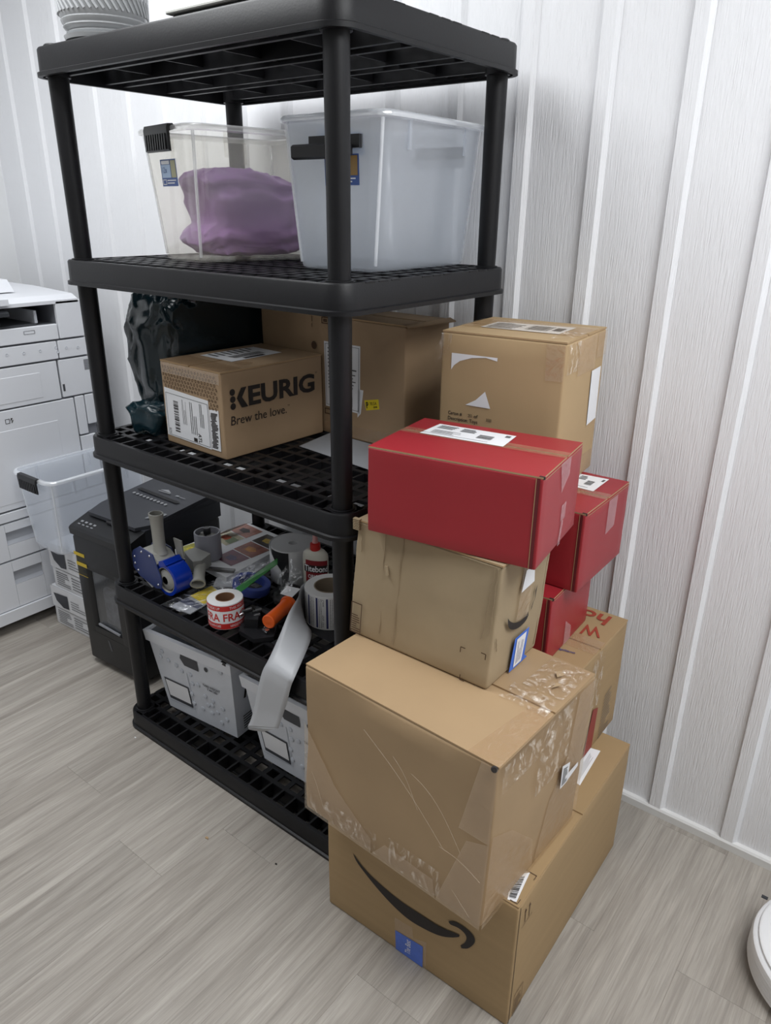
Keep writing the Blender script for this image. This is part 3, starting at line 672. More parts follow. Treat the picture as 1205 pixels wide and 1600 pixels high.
# T : toys carton
T, tT = carton('T', 'cardboard_box', 'tall tan carton with torn white label pieces and Toys print, top of rear stack', kraftT, .5, 's', 0.002, 0.005)
decal(T, tT, 'F', [(0.092,0.862),(0.092,0.752),(0.117,0.784),(0.166,0.815),(0.266,0.843),(0.383,0.854),(0.476,0.840),(0.477,0.862)], label_w, 'torn_label', .0008)
decal(T, tT, 'F', [(0.392,0.637),(0.317,0.574),(0.230,0.532),(0.444,0.530)], label_w, 'torn_label', .0008)
pr = Print(T.face('F')); pr.txt('Carton #', .083, .450, .205, .476, bold=.012, lift=.001); pr.txt('253', .258, .452, .292, .474, lift=.001); pr.txt('of', .309, .452, .343, .476, bold=.012, lift=.001); pr.txt('3000', .415, .441, .46, .463, lift=.001)
pr.txt('Description: Toys', .083, .408, .343, .440, bold=.012, lift=.001); pr.txt('PO', .083, .378, .115, .4, bold=.012, lift=.001); pr.done('carton_lettering', ink, tT)
decal(T, tT, 'R', [(0.681,0.743),(0.702,0.365),(0.945,0.378),(0.925,0.746)], label_w, 'blank_label', .0012)
shiplabel(T, tT, 'T', [(0.174,0.33),(0.824,0.334),(0.820,0.762),(0.172,0.70)], 'shipping_label', 2)
decal(T, tT, 'T', [(0, .3), (.995, .3), (.995, .8), (0, .8)], tape_m, 'packing_tape', .0016)
crumple_patch(T, tT, 'R', .02, .30, .80, .985, .004, 3, tape_wr); crumple_patch(T, tT, 'R', .28, .72, .76, .985, .003, 5, tape_m, 'packing_tape'); crumple_patch(T, tT, 'R', .74, .99, .82, .985, .003, 8, tape_m, 'packing_tape')
decal(T, tT, 'F', [(.86, .76), (.995, .76), (.995, .985), (.85, .985)], tape_m, 'packing_tape', .001)
crumple_patch(T, tT, 'T', .84, .985, .05, .45, .005, 13, tape_wr); decal(T, tT, 'F', [(.0, .84), (.07, .84), (.09, .985), (.0, .985)], tape_wr, 'packing_tape', .001)
decal(T, tT, 'R', [(.02, .02), (.98, .02), (.98, .16), (.02, .16)], tape_m, 'packing_tape', .001)
mb = MB(); c0 = T.P('F', .0, .97, .0); mb.add([c0, c0 + Vector((-.016, .0, -.03)), c0 + Vector((-.008, -.006, -.06)), c0 + Vector((.003, -.003, -.05))], [(0, 1, 2, 3)]); build('tape_tail', mb, tape_wr, tT)

# K : coffee machine carton
K, tK = carton('K', 'cardboard_box', 'brown carton with large black KEURIG lettering on the middle shelf', kraftK, .5, 't', 0.002, 0.004)
pr = Print(K.face('R'))
for cy in (.602, .682, .762):
    pr.poly([(.091 + .024 * math.cos(a * math.pi / 10) , cy + .038 * math.sin(a * math.pi / 10)) for a in range(20)], .001)
pr.poly([(.128, .684), (.172, .795), (.222, .797), (.176, .686), (.228, .568), (.170, .568)], .001)
pr.text('EURIG', [(.236, .567), (.905, .562), (.908, .790), (.236, .80)], .035, lift=.001); pr.txt('®', .916, .78, .936, .805, lift=.001)
pr.text('Brew the love.', [(.062, .388), (.60, .376), (.60, .476), (.068, .492)], .0, lift=.001); pr.txt('TM', .61, .455, .632, .475, lift=.001)
pr.done('black_lettering', ink, tK)
lb = decal(K, tK, 'F', [(0.037,0.682),(0.025,0.094),(0.779,0.076),(0.779,0.649),(0.301,0.669)], label_w, 'shipping_label', .0006)
pr = Print(K.quad('F', [(.03, .09), (.775, .08), (.775, .645), (.035, .665)])); pr.bars(.2, .14, .31, .82, 22, 'v', .0012, 11); pr.frame(.03, .03, .985, .93, .006, .008, .0012); pr.lines(.40, .35, .5, .88, 5, 'v', .2, .0012); pr.lines(.58, .2, .74, .88, 4, 'v', .25, .0012); pr.lines(.8, .4, .9, .9, 3, 'v', .3, .0012)
pr.text('ATL', [(.73, .25), (.73, .05), (.80, .05), (.80, .25)], .02, lift=.0012); pr.text('BOX', [(.05, .17), (.05, .05), (.1, .05), (.1, .17)], lift=.0012); pr.rect(.62, .05, .7, .13, .0012); pr.done('small_print', ink, lb)
lb = decal(K, tK, 'F', [(0.787,0.552),(0.785,0.086),(0.931,0.087),(0.936,0.565)], label_w, 'barcode_label', .0008)
pr = Print(K.quad('F', [(.787, .09), (.93, .09), (.934, .555), (.79, .545)])); rg = random.Random(3)
for i in range(26): a = rg.uniform(.05, .2); pr.rect(a, .04 + i * .035, a + rg.uniform(.45, .75), .04 + i * .035 + .026, .0013)
pr.done('barcode', ink, lb)
pr = Print(K.face('F')); rg = random.Random(5)
for j in range(9):
    for i in range(18):
        cx = .05 + i * .05 + (.025 if j % 2 else 0); cy = .93 - j * .045
        if cx > .93 or (cx < .78 and cy < .70) : continue
        a0 = rg.random() * 3
        ring = [(cx + .017 * math.cos(a0) * math.cos(a) - .012 * math.sin(a0) * math.sin(a), cy + (.017 * math.sin(a0) * math.cos(a) + .012 * math.cos(a0) * math.sin(a)) * 1.25) for a in [q * math.pi / 4 for q in range(8)]]
        for q in range(8):
            p0, p1 = ring[q], ring[(q + 1) % 8]; pr.poly([p0, p1, (cx + (p1[0] - cx) * .5, cy + (p1[1] - cy) * .5), (cx + (p0[0] - cx) * .5, cy + (p0[1] - cy) * .5)], .0011)
pr.done('bean_pattern', ink_brown, tK)
shiplabel(K, tK, 'T', [(.13, .30), (.66, .30), (.63, .82), (.14, .83)], 'shipping_label', 2)
decal(K, tK, 'F', [(.02, .86), (.98, .86), (.98, .985), (.02, .985)], tape_m, 'packing_tape', .0012)
decal(K, tK, 'T', [(.0, .0), (.99, .0), (.99, .2), (.0, .24)], tape_m, 'packing_tape', .0006)
pr = Print(K.face('T')); pr.poly([(.8 + .09 * math.cos(a * .314), .33 + .07 * math.sin(a * .314)) for a in range(20)], .0006); pr.done('round_sticker', tape_m, tK)

# G : large carton behind the near post
G, tG = carton('G', 'cardboard_box', 'wide plain carton with yellow P sticker, behind the near shelf post', kraftK, .5, 's', 0.003, 0.005)
shiplabel(G, tG, 'F', [(.478, .24), (.716, .236), (.72, .792), (.473, .789)], 'shipping_label', 3)
decal(G, tG, 'F', [(.70, .44), (.74, .44), (.722, .24), (.70, .2)], label_w, 'label_corner', .0004)
yl = mat('yellow sticker', (226, 204, 40), .5)
lb = decal(G, tG, 'F', [(0.746,0.360),(0.759,0.278),(0.845,0.314),(0.838,0.393)], yl, 'price_sticker', .0005)
pr = Print(G.quad('F', [(.757, .285), (.843, .318), (.838, .388), (.748, .357)])); pr.txt('P', .08, .15, .25, .85, bold=.03, lift=.001); pr.txt('70.5A', .35, .45, .85, .8, lift=.001); pr.bars(.6, .12, .9, .3, 7, 'u', .001); pr.done('sticker_lettering', ink, lb)
pr = Print(G.face('F')); pr.frame(.459, .93, .511, .985, .006, .008, .0008); pr.frame(.472, .945, .498, .97, .008, .012, .0008); pr.rect(.388, .89, .392, .92, .0008); pr.rect(.388, .935, .392, .985, .0008); pr.frame(.47, .17, .515, .22, .006, .008, .0008)
pr.poly([(.402 + .02 * math.cos(a * .628), .74 + .035 * math.sin(a * .628)) for a in range(10)], .0008); pr.done('carton_marks', ink_brown, tG)
decal(G, tG, 'F', [(.4, .02), (.99, .02), (.99, .14), (.4, .1)], tape_m, 'packing_tape', .001)
mb = MB(); q = [G.P('T', 1.0, .0, .001), G.P('T', 1.0, 1.0, .003), G.P('T', 1.0, 1.0, .003) + Vector((.016, .002, -.007)), G.P('T', 1.0, .0, .001) + Vector((.006, -.002, -.004))]; mb.prism(q, (0, 0, -.003)); build('open_flap', mb, kraftK, tG)
mb = MB(); mb.rings([[(-.36, .245, .9475), (-.10, .215, .9475), (-.10, .37, .9475), (-.38, .385, .9475)], [(-.36, .245, .9485), (-.10, .215, .9485), (-.10, .37, .9485), (-.38, .385, .9485)]])
tag(build('grey_plastic_sheet', mb, mat('pale grey sheet', (150, 153, 158), .5)), 'pale grey plastic sheet lying in front of the wide plain carton', 'plastic sheet')

# ---------------------------------------------------------------- storage bins
def bin_rings(w_, d_, h, tw, td, rr, th=0.0025, rim=0.010):
    """profile rings for a tapered open tub, local frame centred on its base"""
    def ring(k, off, z): a, b = (w_ + tw * k) / 2 + off, (d_ + td * k) / 2 + off; return [(p, q, z) for p, q in rrect(-a, a, -b, b, max(rr + off, .004), 6)]
    return [ring(0, -.010, 0), ring(0, -.002, .003), ring(0.02, 0, .012), ring(.5, 0, h * .5), ring(.93, 0, h * .93), ring(.97, 0, h - .012), ring(1, rim * .9, h - .010), ring(1, rim, h - .004), ring(1, rim * .6, h), ring(1, 0.0, h), ring(1, -th, h - .004),
            ring(.5, -th, h * .5), ring(.03, -th, .014), ring(0, -.012, .005)]
def place(mb, x_, y_, z_, a): return mb.xf(Matrix.Translation((x_, y_, z_)) @ Matrix.Rotation(a, 4, 'Z'))
rim_m = film('bin rim highlight plastic', (232, 234, 236), .42, .15, gloss=.2, transl=.3)  # whiter and denser than the tubs, highlights put into the colour
def storage_bin(name, label, cx, cy, z0, yaw_, w_, d_, h, tw, td, m_, group, handle='closed', hw=.13, front_label=None):
    t = thing(name, label, 'bin', (cx, cy, z0), group)
    mb = MB(); mb.rings(bin_rings(w_, d_, h, tw, td, .035)); place(mb, cx, cy, z0, yaw_); build('tub', mb, m_, t, 45)
    mb = MB(); ra, rb = (w_ + tw) / 2, (d_ + td) / 2
    def rr_(off, z_): return [(p, q, z_) for p, q in rrect(-ra - off, ra + off, -rb - off, rb + off, .035 + off, 6)]
    mb.rings([rr_(.001, h - .013), rr_(.0108, h - .0105), rr_(.0112, h - .003), rr_(.007, h + .0012), rr_(-.001, h + .001), rr_(-.0015, h - .003)], False, False); place(mb, cx, cy, z0, yaw_); build('rim', mb, rim_m, t, 60)
    for sx in (-1, 1):                                        # pale tubes added as painted highlights down the corners
        for sy in (-1, 1):
            mb = MB(); q0 = Vector((sx * (w_ / 2 - .010), sy * (d_ / 2 - .010), .012)); q1 = Vector((sx * (ra - .010), sy * (rb - .010), h - .012)); mb.tube([q0, q0.lerp(q1, .5), q1], .0035, 6); place(mb, cx, cy, z0, yaw_); build('corner_highlight', mb, rim_m, t, 60)
    b = (d_ + td) / 2; a = (w_ + tw) / 2
    for s_ in (-1, 1):                                        # stiffening ribs on the long sides
        for yy in (-.55, .55): mb = MB(); mb.box(s_ * a - .003, s_ * a + .002, yy * b - .004, yy * b + .004, h * .78, h - .01); place(mb, cx, cy, z0, yaw_); build('rib', mb, m_, t)
    for s_ in (-1, 1):
        mb = MB()
        if handle == 'closed':
            pf = [(-.004, h + .004), (-.017, h + .003), (-.020, h - .006), (-.018, h - .05), (-.012, h - .052), (-.013, h - .012), (.004, h - .006)]
            mb.prism([(-hw / 2, s_ * (b - p_[0]), p_[1]) for p_ in pf], (hw, 0, 0))
            for i in range(9): xx = -hw / 2 + .012 + (hw - .024) * i / 8; mb.box(xx - .003, xx + .003, *sorted((s_ * (b + .0185), s_ * (b + .0215))), h - .048, h - .016)
        else:
            mb.box(-hw / 2 + .02, hw / 2 + .012, *sorted((s_ * (b - .006), s_ * (b + .006))), h - .064, h - .040)
            pf = [(.004, h - .058), (.030, h - .056), (.036, h - .060), (.036, h - .080), (.028, h - .084), (.022, h - .074), (.004, h - .076)]
            mb.prism([(-hw / 2 - .002, s_ * (b + p_[0]), p_[1]) for p_ in pf], (hw - .004, 0, 0))
        place(mb, cx, cy, z0, yaw_); build('latch_handle', mb, blk_m, t, 30)
    if front_label:
        x0, x1, zb, zt, cols = front_label; k = lambda z_: -((d_ + td * z_ / h) / 2 + .0012)
        M_ = Matrix.Translation((cx, cy, z0)) @ Matrix.Rotation(yaw_, 4, 'Z')
        fn = lambda u_, v_, l_: M_ @ Vector((x0 + (x1 - x0) * u_, k(zb + (zt - zb) * v_) - l_, zb + (zt - zb) * v_))
        lb = Print(fn).rect(0, 0, 1, 1, 0).done('product_label', mat('label blue', (58, 86, 150), .4), t)
        Print(fn).rect(.05, .32, .62, .8, .0004).done('label_panel', mat('label pale blue', (172, 196, 226), .4), lb)
        Print(fn).rect(.66, .32, .96, .95, .0004).done('label_picture', mat(cols[0], cols[1], .4), lb)
        pr = Print(fn); pr.rect(.08, .82, .6, .95, .0006); pr.frame(.06, .06, .3, .26, .03, .03, .0006); pr.rect(.35, .2, .9, .24, .0006); pr.rect(.35, .1, .8, .14, .0006); pr.done('label_print', label_w, lb)
        Print(fn).txt('12x', .12, .5, .4, .72, lift=.0008).done('label_lettering', mat('label blue', (58, 86, 150)), lb)
    return t
def binpos(x_, y_, a, w_, d_):
    u_ = Vector((-math.cos(a), -math.sin(a))); v_ = Vector((-math.sin(a), math.cos(a))); c = Vector((x_, y_)) + u_ * w_ / 2 + v_ * d_ / 2; return c.x, c.y
cx, cy = binpos(-.5345, .1059, -.1995, .1926, .357)
b1 = storage_bin('storage_bin', 'clear storage bin holding a purple bag, black latch shut, upper shelf', cx, cy, 1.391, -.1995, .198, .345, .288, .07, .03, bin_m, 'clear storage bins', 'closed', .12, (-.035, .045, .165, .222, ('label olive', (170, 168, 130))))
mbx = (cx, cy)
cx, cy = binpos(-.0696, .1899, .0154, .2193, .357)
b2 = storage_bin('storage_bin', 'milky clear empty storage bin beside the near post, black latch hanging open', cx, cy, 1.391, .0154, .226, .357, .296, .05, .022, bin_milk, 'clear storage bins', 'open', .14, (-.015, .075, .165, .222, ('label amber', (150, 120, 70))))
for s_ in (1,):
    mb = MB(); M_ = Matrix.Translation((cx, cy, 1.391)) @ Matrix.Rotation(.0154, 4, 'Z'); a = lambda z_: .113 + .025 * z_ / .296 + .001
    q = [(-.075, .235), (.09, .240), (.085, .288), (-.072, .283)]; mb.add([M_ @ Vector((-a(z_) + .004, y_, z_)) for y_, z_ in q], [(0, 1, 2, 3)]); build('blue_tape_strip', mb, film('pale blue tape', (128, 158, 205), .55, .3), b2)
# purple bag
def lump(center, half, yaw_, amp, freq, seed, ex=0.55, res=46, squash=None, crease=1.0, cells=False):
    """crumpled bag skin: superellipsoid with ridged creases"""
    freq = freq if isinstance(freq, tuple) else (freq,) * 3
    mb = MB(); c = Vector(center); R_ = Matrix.Rotation(yaw_, 3, 'Z'); vs = []; n = res; m2 = res
    sg = lambda v_, e_: math.copysign(abs(v_) ** e_, v_)
    for j in range(m2 + 1):
        ph = -math.pi / 2 + math.pi * j / m2
        for i in range(n):
            th = 2 * math.pi * i / n
            p = Vector((sg(math.cos(ph), ex) * sg(math.cos(th), ex), sg(math.cos(ph), ex) * sg(math.sin(th), ex), sg(math.sin(ph), ex)))
            q = Vector((p.x * half[0], p.y * half[1], p.z * half[2]))
            nv = Vector((p.x / half[0], p.y / half[1], p.z / half[2])).normalized()
            s_ = Vector((q.x * freq[0], q.y * freq[1], q.z * freq[2])) + Vector((seed, seed * 1.3, 0)); s_ = s_ + 0.5 * Vector((noise.noise(s_ * .7), noise.noise(s_ * .7 + Vector((5, 0, 0))), noise.noise(s_ * .7 + Vector((0, 5, 0)))))
            rd = abs(noise.noise(s_)) * 1.0 + abs(noise.noise(s_ * 2.1)) * .5 + abs(noise.noise(s_ * 4.3)) * .22
            if cells:
                d1 = noise.voronoi(s_)[0]; d2 = noise.voronoi(s_ * 2.1 + Vector((3, 1, 2)))[0]; rd = .6 - (d1[0] * 1.0 + d2[0] * .4 + abs(noise.noise(s_ * .5)) * .5)
            q = q + nv * (amp * (0.35 - rd * crease))
            if squash: q = squash(q)
            vs.append(c + R_ @ q)
    fs = [(j * n + i, j * n + (i + 1) % n, (j + 1) * n + (i + 1) % n, (j + 1) * n + i) for j in range(m2) for i in range(n)]
    mb.add(vs, fs); return mb
def sq(q):
    k_ = 1 - .30 * max(0, (q.y + .0) / .15) * max(0, q.z / .1)
    pin = math.exp(-((q.z - .0 - q.y * .15) / .014) ** 2) * (1 - .55 * (q.y + .15) / .3)
    fold = .006 * math.sin(q.z * 150 + q.y * 26 + 2 * math.sin(q.y * 31)) * min(1, abs(q.x) / .05)
    x_ = q.x * (1 - .20 * pin) + fold * (1 if q.x > 0 else -1)
    y_ = q.y * (1 - .13 * pin) + .014 * math.sin(q.z * 44 + 1.0) * max(0, -q.y / .15)
    return Vector((max(-.084, min(x_, .084)), max(-.150, min(.150, y_)), max(q.z * k_, -.098)))
mb = lump((mbx[0] + .008, mbx[1] + .008, 1.391 + .108), (.082, .146, .098), -.1995, .018, 17, 3.1, .42, 96, sq)
tag(build('purple_bag', mb, mat('purple plastic film', (182, 140, 202), .30, bump=.2, bscale=22), None, 180), 'crumpled purple plastic bag inside the clear storage bin', 'bag')

# ---------------------------------------------------------------- dark green bag
def sqg(q):
    z_ = q.z
    k_ = .72 + .28 * min(1, max(0, (z_ + .17) / .16)); x_ = q.x * k_ + (.02 if z_ < -.05 else 0) * min(1, (-z_ - .05) / .08 if z_ < -.05 else 0)
    x_ = min(x_, .092)
    return Vector((x_, q.y * (.9 + .1 * k_), max(min(z_, .190), -.190)))
mb = lump((-.757, .285, 1.137), (.092, .190, .186), 0, .022, (36, 30, 17), 8.4, .42, 170, sqg, 1.0, True)
gb_m = mat('dark green bag film', (13, 30, 36), .2, bump=.35, bscale=30, spec=.6)
t = thing('rubbish_bag', 'crumpled glossy dark green bag at the shelf end behind the KEURIG carton', 'bag', (-.757, .285, .947))
build('bag_body', mb, gb_m, t, 180)
mb = lump((-.752, .09, .985), (.045, .03, .04), .3, .02, 24, 2.2, .6, 60, lambda q: Vector((q.x * (1 + q.z * 6), q.y, max(q.z, -.037))), 1.0, True)
build('bag_corner', mb, mat('teal bag film', (19, 42, 50), .2, bump=.3, bscale=30), t, 180)

# ---------------------------------------------------------------- mail totes on the bottom shelf
def tote(label, nx, ny, yaw_, w_, d_, h, tw, flare):
    z0 = .0595; c = Vector((math.cos(yaw_), math.sin(yaw_), 0)); U = -c; V = Vector((-math.sin(yaw_), math.cos(yaw_), 0)); n0 = Vector((nx, ny, z0))
    t = thing('mail_tote', label, 'tote', tuple(n0 + U * w_ / 2 + V * d_ / 2), 'white corrugated plastic mail totes')
    def P(a, b, z_, off=0):                                     # a: 0 left..1 right, b: 0 front..1 back, z metres
        k_ = z_ / h; l = -(tw - flare) * k_; r_ = flare * k_; x_ = (-w_ + l) * (1 - a) + r_ * a; y_ = (-.02 * k_) * (1 - b) + (d_ + .02 * k_) * b
        return n0 + c * x_ + V * y_ + Vector((0, 0, z_)) 
    tm = mat('white tote plastic', (214, 218, 226), .4, var=.03, vscale=20)
    mb = MB(); rings = []
    def ring(z_, ins): return [P(ins / w_, ins / d_, z_), P(1 - ins / w_, ins / d_, z_), P(1 - ins / w_, 1 - ins / d_, z_), P(ins / w_, 1 - ins / d_, z_)]
    mb.rings([ring(0, 0), ring(h * .5, 0), ring(h, 0), ring(h, .006), ring(.01, .006)]); build('tote_body', mb, tm, t)
    mb = MB(); mb.rings([ring(h - .036, -.001), ring(h - .034, -.006), ring(h + .001, -.006), ring(h + .003, .004), ring(h - .002, .008)], False, False); build('rim_band', mb, mat('tote rim plastic', (222, 225, 232), .35), t)
    ins = .001
    fF = lambda u_, v_, l_: P(u_, 0, h * v_) - V * (l_ + ins)
    fR = lambda u_, v_, l_: P(1, u_, h * v_) + c * (l_ + ins)
    dk = mat('tote dark print', (66, 68, 74), .5)
    Print(fF).poly([(.38, .80), (.42, .72), (.60, .72), (.60, .85), (.40, .86)], .001).done('hand_hole', dk, t)
    pr = Print(fF); pr.poly([(.70 + .022 * math.cos(a * .524), .79 + .03 * math.sin(a * .524)) for a in range(12)], .001); pr.done('round_hole', dk, t)
    lb = Print(fF).rect(.06, .14, .40, .42, .0008).done('label_frame', dk, t); Print(fF).rect(.075, .185, .385, .40, .0014).done('label_card', label_w, lb)
    pr = Print(fF); pr.txt('TARE WEIGHT', .62, .545, .84, .575, bold=.02, lift=.001); pr.txt('7.44 LBS', .67, .505, .80, .535, bold=.02, lift=.001); pr.done('tote_lettering', dk, t)
    for (a, b) in ((.1, .7), (.14, .78), (.2, .69), (.3, .67), (.36, .62), (.47, .62), (.47, .5), (.55, .52), (.43, .35), (.43, .22), (.55, .2), (.62, .4), (.72, .38), (.64, .29), (.70, .31), (.76, .24), (.84, .33), (.88, .2), (.8, .12), (.68, .2), (.42, .89), (.52, .9), (.66, .89), (.78, .87), (.88, .84), (.3, .9)):
        c0 = fF(a, b, .0); mb = MB(); mb.lathe([(.0085, 0.0), (.007, .0022), (.002, .0028)], c0, 7, tuple(-V)); build('dimple', mb, mat('tote dimple', (196, 201, 210), .4), t)
    mb = MB(); e1 = [fF(.415, .12 + .5 * i / 4, .0003) for i in range(5)]; e2 = [p_ + c * .003 for p_ in e1]; mb.ribbon(e1, e2); mb.ribbon([fF(.03, .1, .0003), fF(.415, .12, .0003)], [fF(.03, .112, .0003), fF(.415, .132, .0003)]); build('panel_seam', mb, mat('tote dimple', (196, 201, 210), .4), t)
    pr = Print(fR); pr.txt('PRIORITY', .10, .46, .9, .66, bold=.02, shear=.3, lift=.001); pr.lines(.08, .06, .9, .26, 6, 'u', .4, .001); pr.done('side_print', ink, t)
    for (a, b) in ((.985, 1), ): 
        mb = MB(); p_ = P(.98, 0, h); mb.box(p_.x - .02, p_.x - .002, p_.y - .008, p_.y, p_.z - .006, p_.z + .004); build('black_clip', mb, blk_m, t)
    return t
tote('white mail tote with TARE WEIGHT print beside the left post, bottom shelf', -.494, .08, .10, .2838, .36, .2725, .0565, .012)
tote('white mail tote half behind the hanging paper strip, bottom shelf', -.085, .075, .02, .2838, .36, .2725, .0565, .012)

# ---------------------------------------------------------------- things on the fourth shelf (z = .502)
Z4 = .5035
grey_pl = mat('warm grey plastic', (150, 150, 146), .4); grey_hd = mat('grey handle plastic', (158, 157, 150), .42)
navy = mat('navy steel', (52, 64, 112), .35); blue_tp = mat('blue packing tape', (18, 52, 160), .18, spec=.6)
# blue tape dispenser
yd = .014; n_before = len(bpy.data.objects); t = thing('tape_dispenser', 'navy tape dispenser with grey upright grip and blue tape roll', 'tape dispenser', (-.72, yd + .03, Z4))
mb = MB(); mb.lathe([(.0375, 0), (.047, 0), (.047, .056), (.0375, .056), (.0375, 0)], (-.672, yd + .003, Z4 + .0475), 40, (0, 1, 0), cap=False); build('tape_roll', mb, blue_tp, t, 40)
mb = MB(); mb.lathe([(.036, .001), (.0374, .001), (.0374, .056), (.036, .056), (.036, .001)], (-.672, yd + .002, Z4 + .0475), 36, (0, 1, 0), cap=False); build('roll_core', mb, mat('grey card core', (168, 166, 160), .7), t, 40)
mb = MB(); mb.lathe([(.012, -.002), (.03, .004), (.03, .05), (.012, .05), (.012, -.002)], (-.672, yd + .003, Z4 + .0475), 24, (0, 1, 0)); build('hub', mb, grey_pl, t, 40)
pl = [(-.811, .592), (-.811, .549), (-.785, .530), (-.712, .513), (-.687, .520), (-.682, .545), (-.700, .59), (-.712, .618), (-.771, .626), (-.803, .606)]
for yy, nm in ((yd - .004, 'side_plate'), (yd + .058, 'side_plate')):
    mb = MB(); mb.prism([(a, yy, b + .002) for a, b in pl], (0, .003, 0)); sp_ = build(nm, mb, navy, t)
    if yy < yd:
        for (a, b) in ((-.800, .589), (-.764, .613), (-.727, .611), (-.802, .567), (-.790, .548), (-.700, .53)):
            rb_ = MB(); rb_.lathe([(.0038, 0), (.003, .0018), (.0008, .0024)], (a, yy, b), 10, (0, -1, 0)); build('rivet', rb_, mat('steel', (200, 200, 205), .25, 1.0), sp_, 60)
mb = MB(); mb.prism([(-.80, yd - .001, .597), (-.765, yd - .001, .622), (-.712, yd - .001, .617), (-.69, yd - .001, .60), (-.70, yd - .001, .592), (-.715, yd - .001, .606), (-.765, yd - .001, .612), (-.79, yd - .001, .592)], (0, .058, 0)); build('frame_bridge', mb, grey_hd, t)
mb = MB(); mb.prism([(-.70, yd + .0, .60), (-.672, yd, .612), (-.66, yd, .60), (-.685, yd, .588)], (0, .056, 0)); build('tape_flap', mb, blue_tp, t)
mb = MB(); hp = []
for k_, (z_, rx, ry) in enumerate(((.612, .024, .020), (.622, .019, .017), (.65, .0175, .0165), (.68, .0180, .0165), (.70, .0185, .017), (.716, .0200, .018), (.727, .0225, .0195), (.731, .0225, .0195), (.7315, .0185, .0155), (.70, .016, .014))):
    hp.append([(-.722 + rx * math.cos(a * math.pi / 12), yd + .029 + ry * math.sin(a * math.pi / 12), z_) for a in range(24)])
mb.rings(hp, True, True); build('grip', mb, grey_hd, t, 50)
mb = MB(); mb.add([(-.808, yd, .56), (-.785, yd + .005, .522), (-.79, yd + .05, .522), (-.81, yd + .05, .56)], [(0, 1, 2, 3)]); mb.add([(-.785, yd + .005, .522), (-.73, yd - .005, .5125), (-.735, yd + .05, .513), (-.79, yd + .05, .522)], [(0, 1, 2, 3)]); build('tape_end', mb, film('tape liner', (205, 205, 200), .5, .2), t)
mb = MB(); mb.prism([(-.70, yd + .061, .652), (-.665, yd + .061, .652), (-.66, yd + .061, .60), (-.69, yd + .061, .60)], (0, .004, 0)); build('cutter_guard', mb, grey_hd, t)
# grey dispenser lying on its side
t = thing('tape_dispenser', 'grey tape dispenser lying on its side with black knob, on printed sheets', 'tape dispenser', (-.735, .21, .524))
mb = MB(); c0 = (-.742, .213, .5245); mb.lathe([(.034, 0), (.039, 0), (.0395, .002), (.0395, .082), (.039, .084), (.035, .084), (.034, .0)], c0, 44, cap=False); build('tape_roll', mb, mat('pale grey tape', (150, 151, 160), .35), t, 40)
mb = MB(); mb.lathe([(.0, .066), (.014, .074), (.020, .070), (.0338, .066), (.0338, .062), (.0, .062)], c0, 36); mb.box(-.766, -.716, .206, .221, .5945, .601); build('hub', mb, grey_pl, t, 40)
mb = MB(); mb.lathe([(.009, .072), (.0115, .080), (.0115, .094), (.010, .097), (.0, .097)], c0, 14); build('knob', mb, blk_m, t, 40)
mb = MB(); mb.prism([(-.742, .165, .536), (-.672, .165, .536), (-.655, .118, .536), (-.668, .098, .536), (-.70, .108, .536), (-.742, .125, .536)], (0, 0, .038)); build('arm', mb, grey_pl, t)
mb = MB(); hp = []; d0 = Vector((-.668, .122, .552)); d1 = Vector((-.612, .066, .534)); dv = (d1 - d0).normalized(); sa = dv.cross(Vector((0, 0, 1))).normalized(); sb = sa.cross(dv)
for s_, ra, rb_ in ((0, .018, .015), (.3, .0165, .0145), (.7, .0175, .0145), (.9, .021, .016), (1, .022, .0165), (1.0, .018, .0125), (.7, .014, .011)):
    c_ = d0.lerp(d1, s_); hp.append([c_ + sa * ra * math.cos(a * math.pi / 10) + sb * rb_ * math.sin(a * math.pi / 10) for a in range(20)])
mb.rings(hp); build('grip', mb, grey_hd, t, 50)
mb = MB(); mb.box(-.69, -.60, .168, .182, .5245, .531); mb.xf(Matrix.Translation((-.64, .175, 0)) @ Matrix.Rotation(.5, 4, 'Z') @ Matrix.Translation((.64, -.175, 0))); build('cutter_bar', mb, mat('dull steel', (120, 120, 120), .35, .8), t)
t.location.y += .012
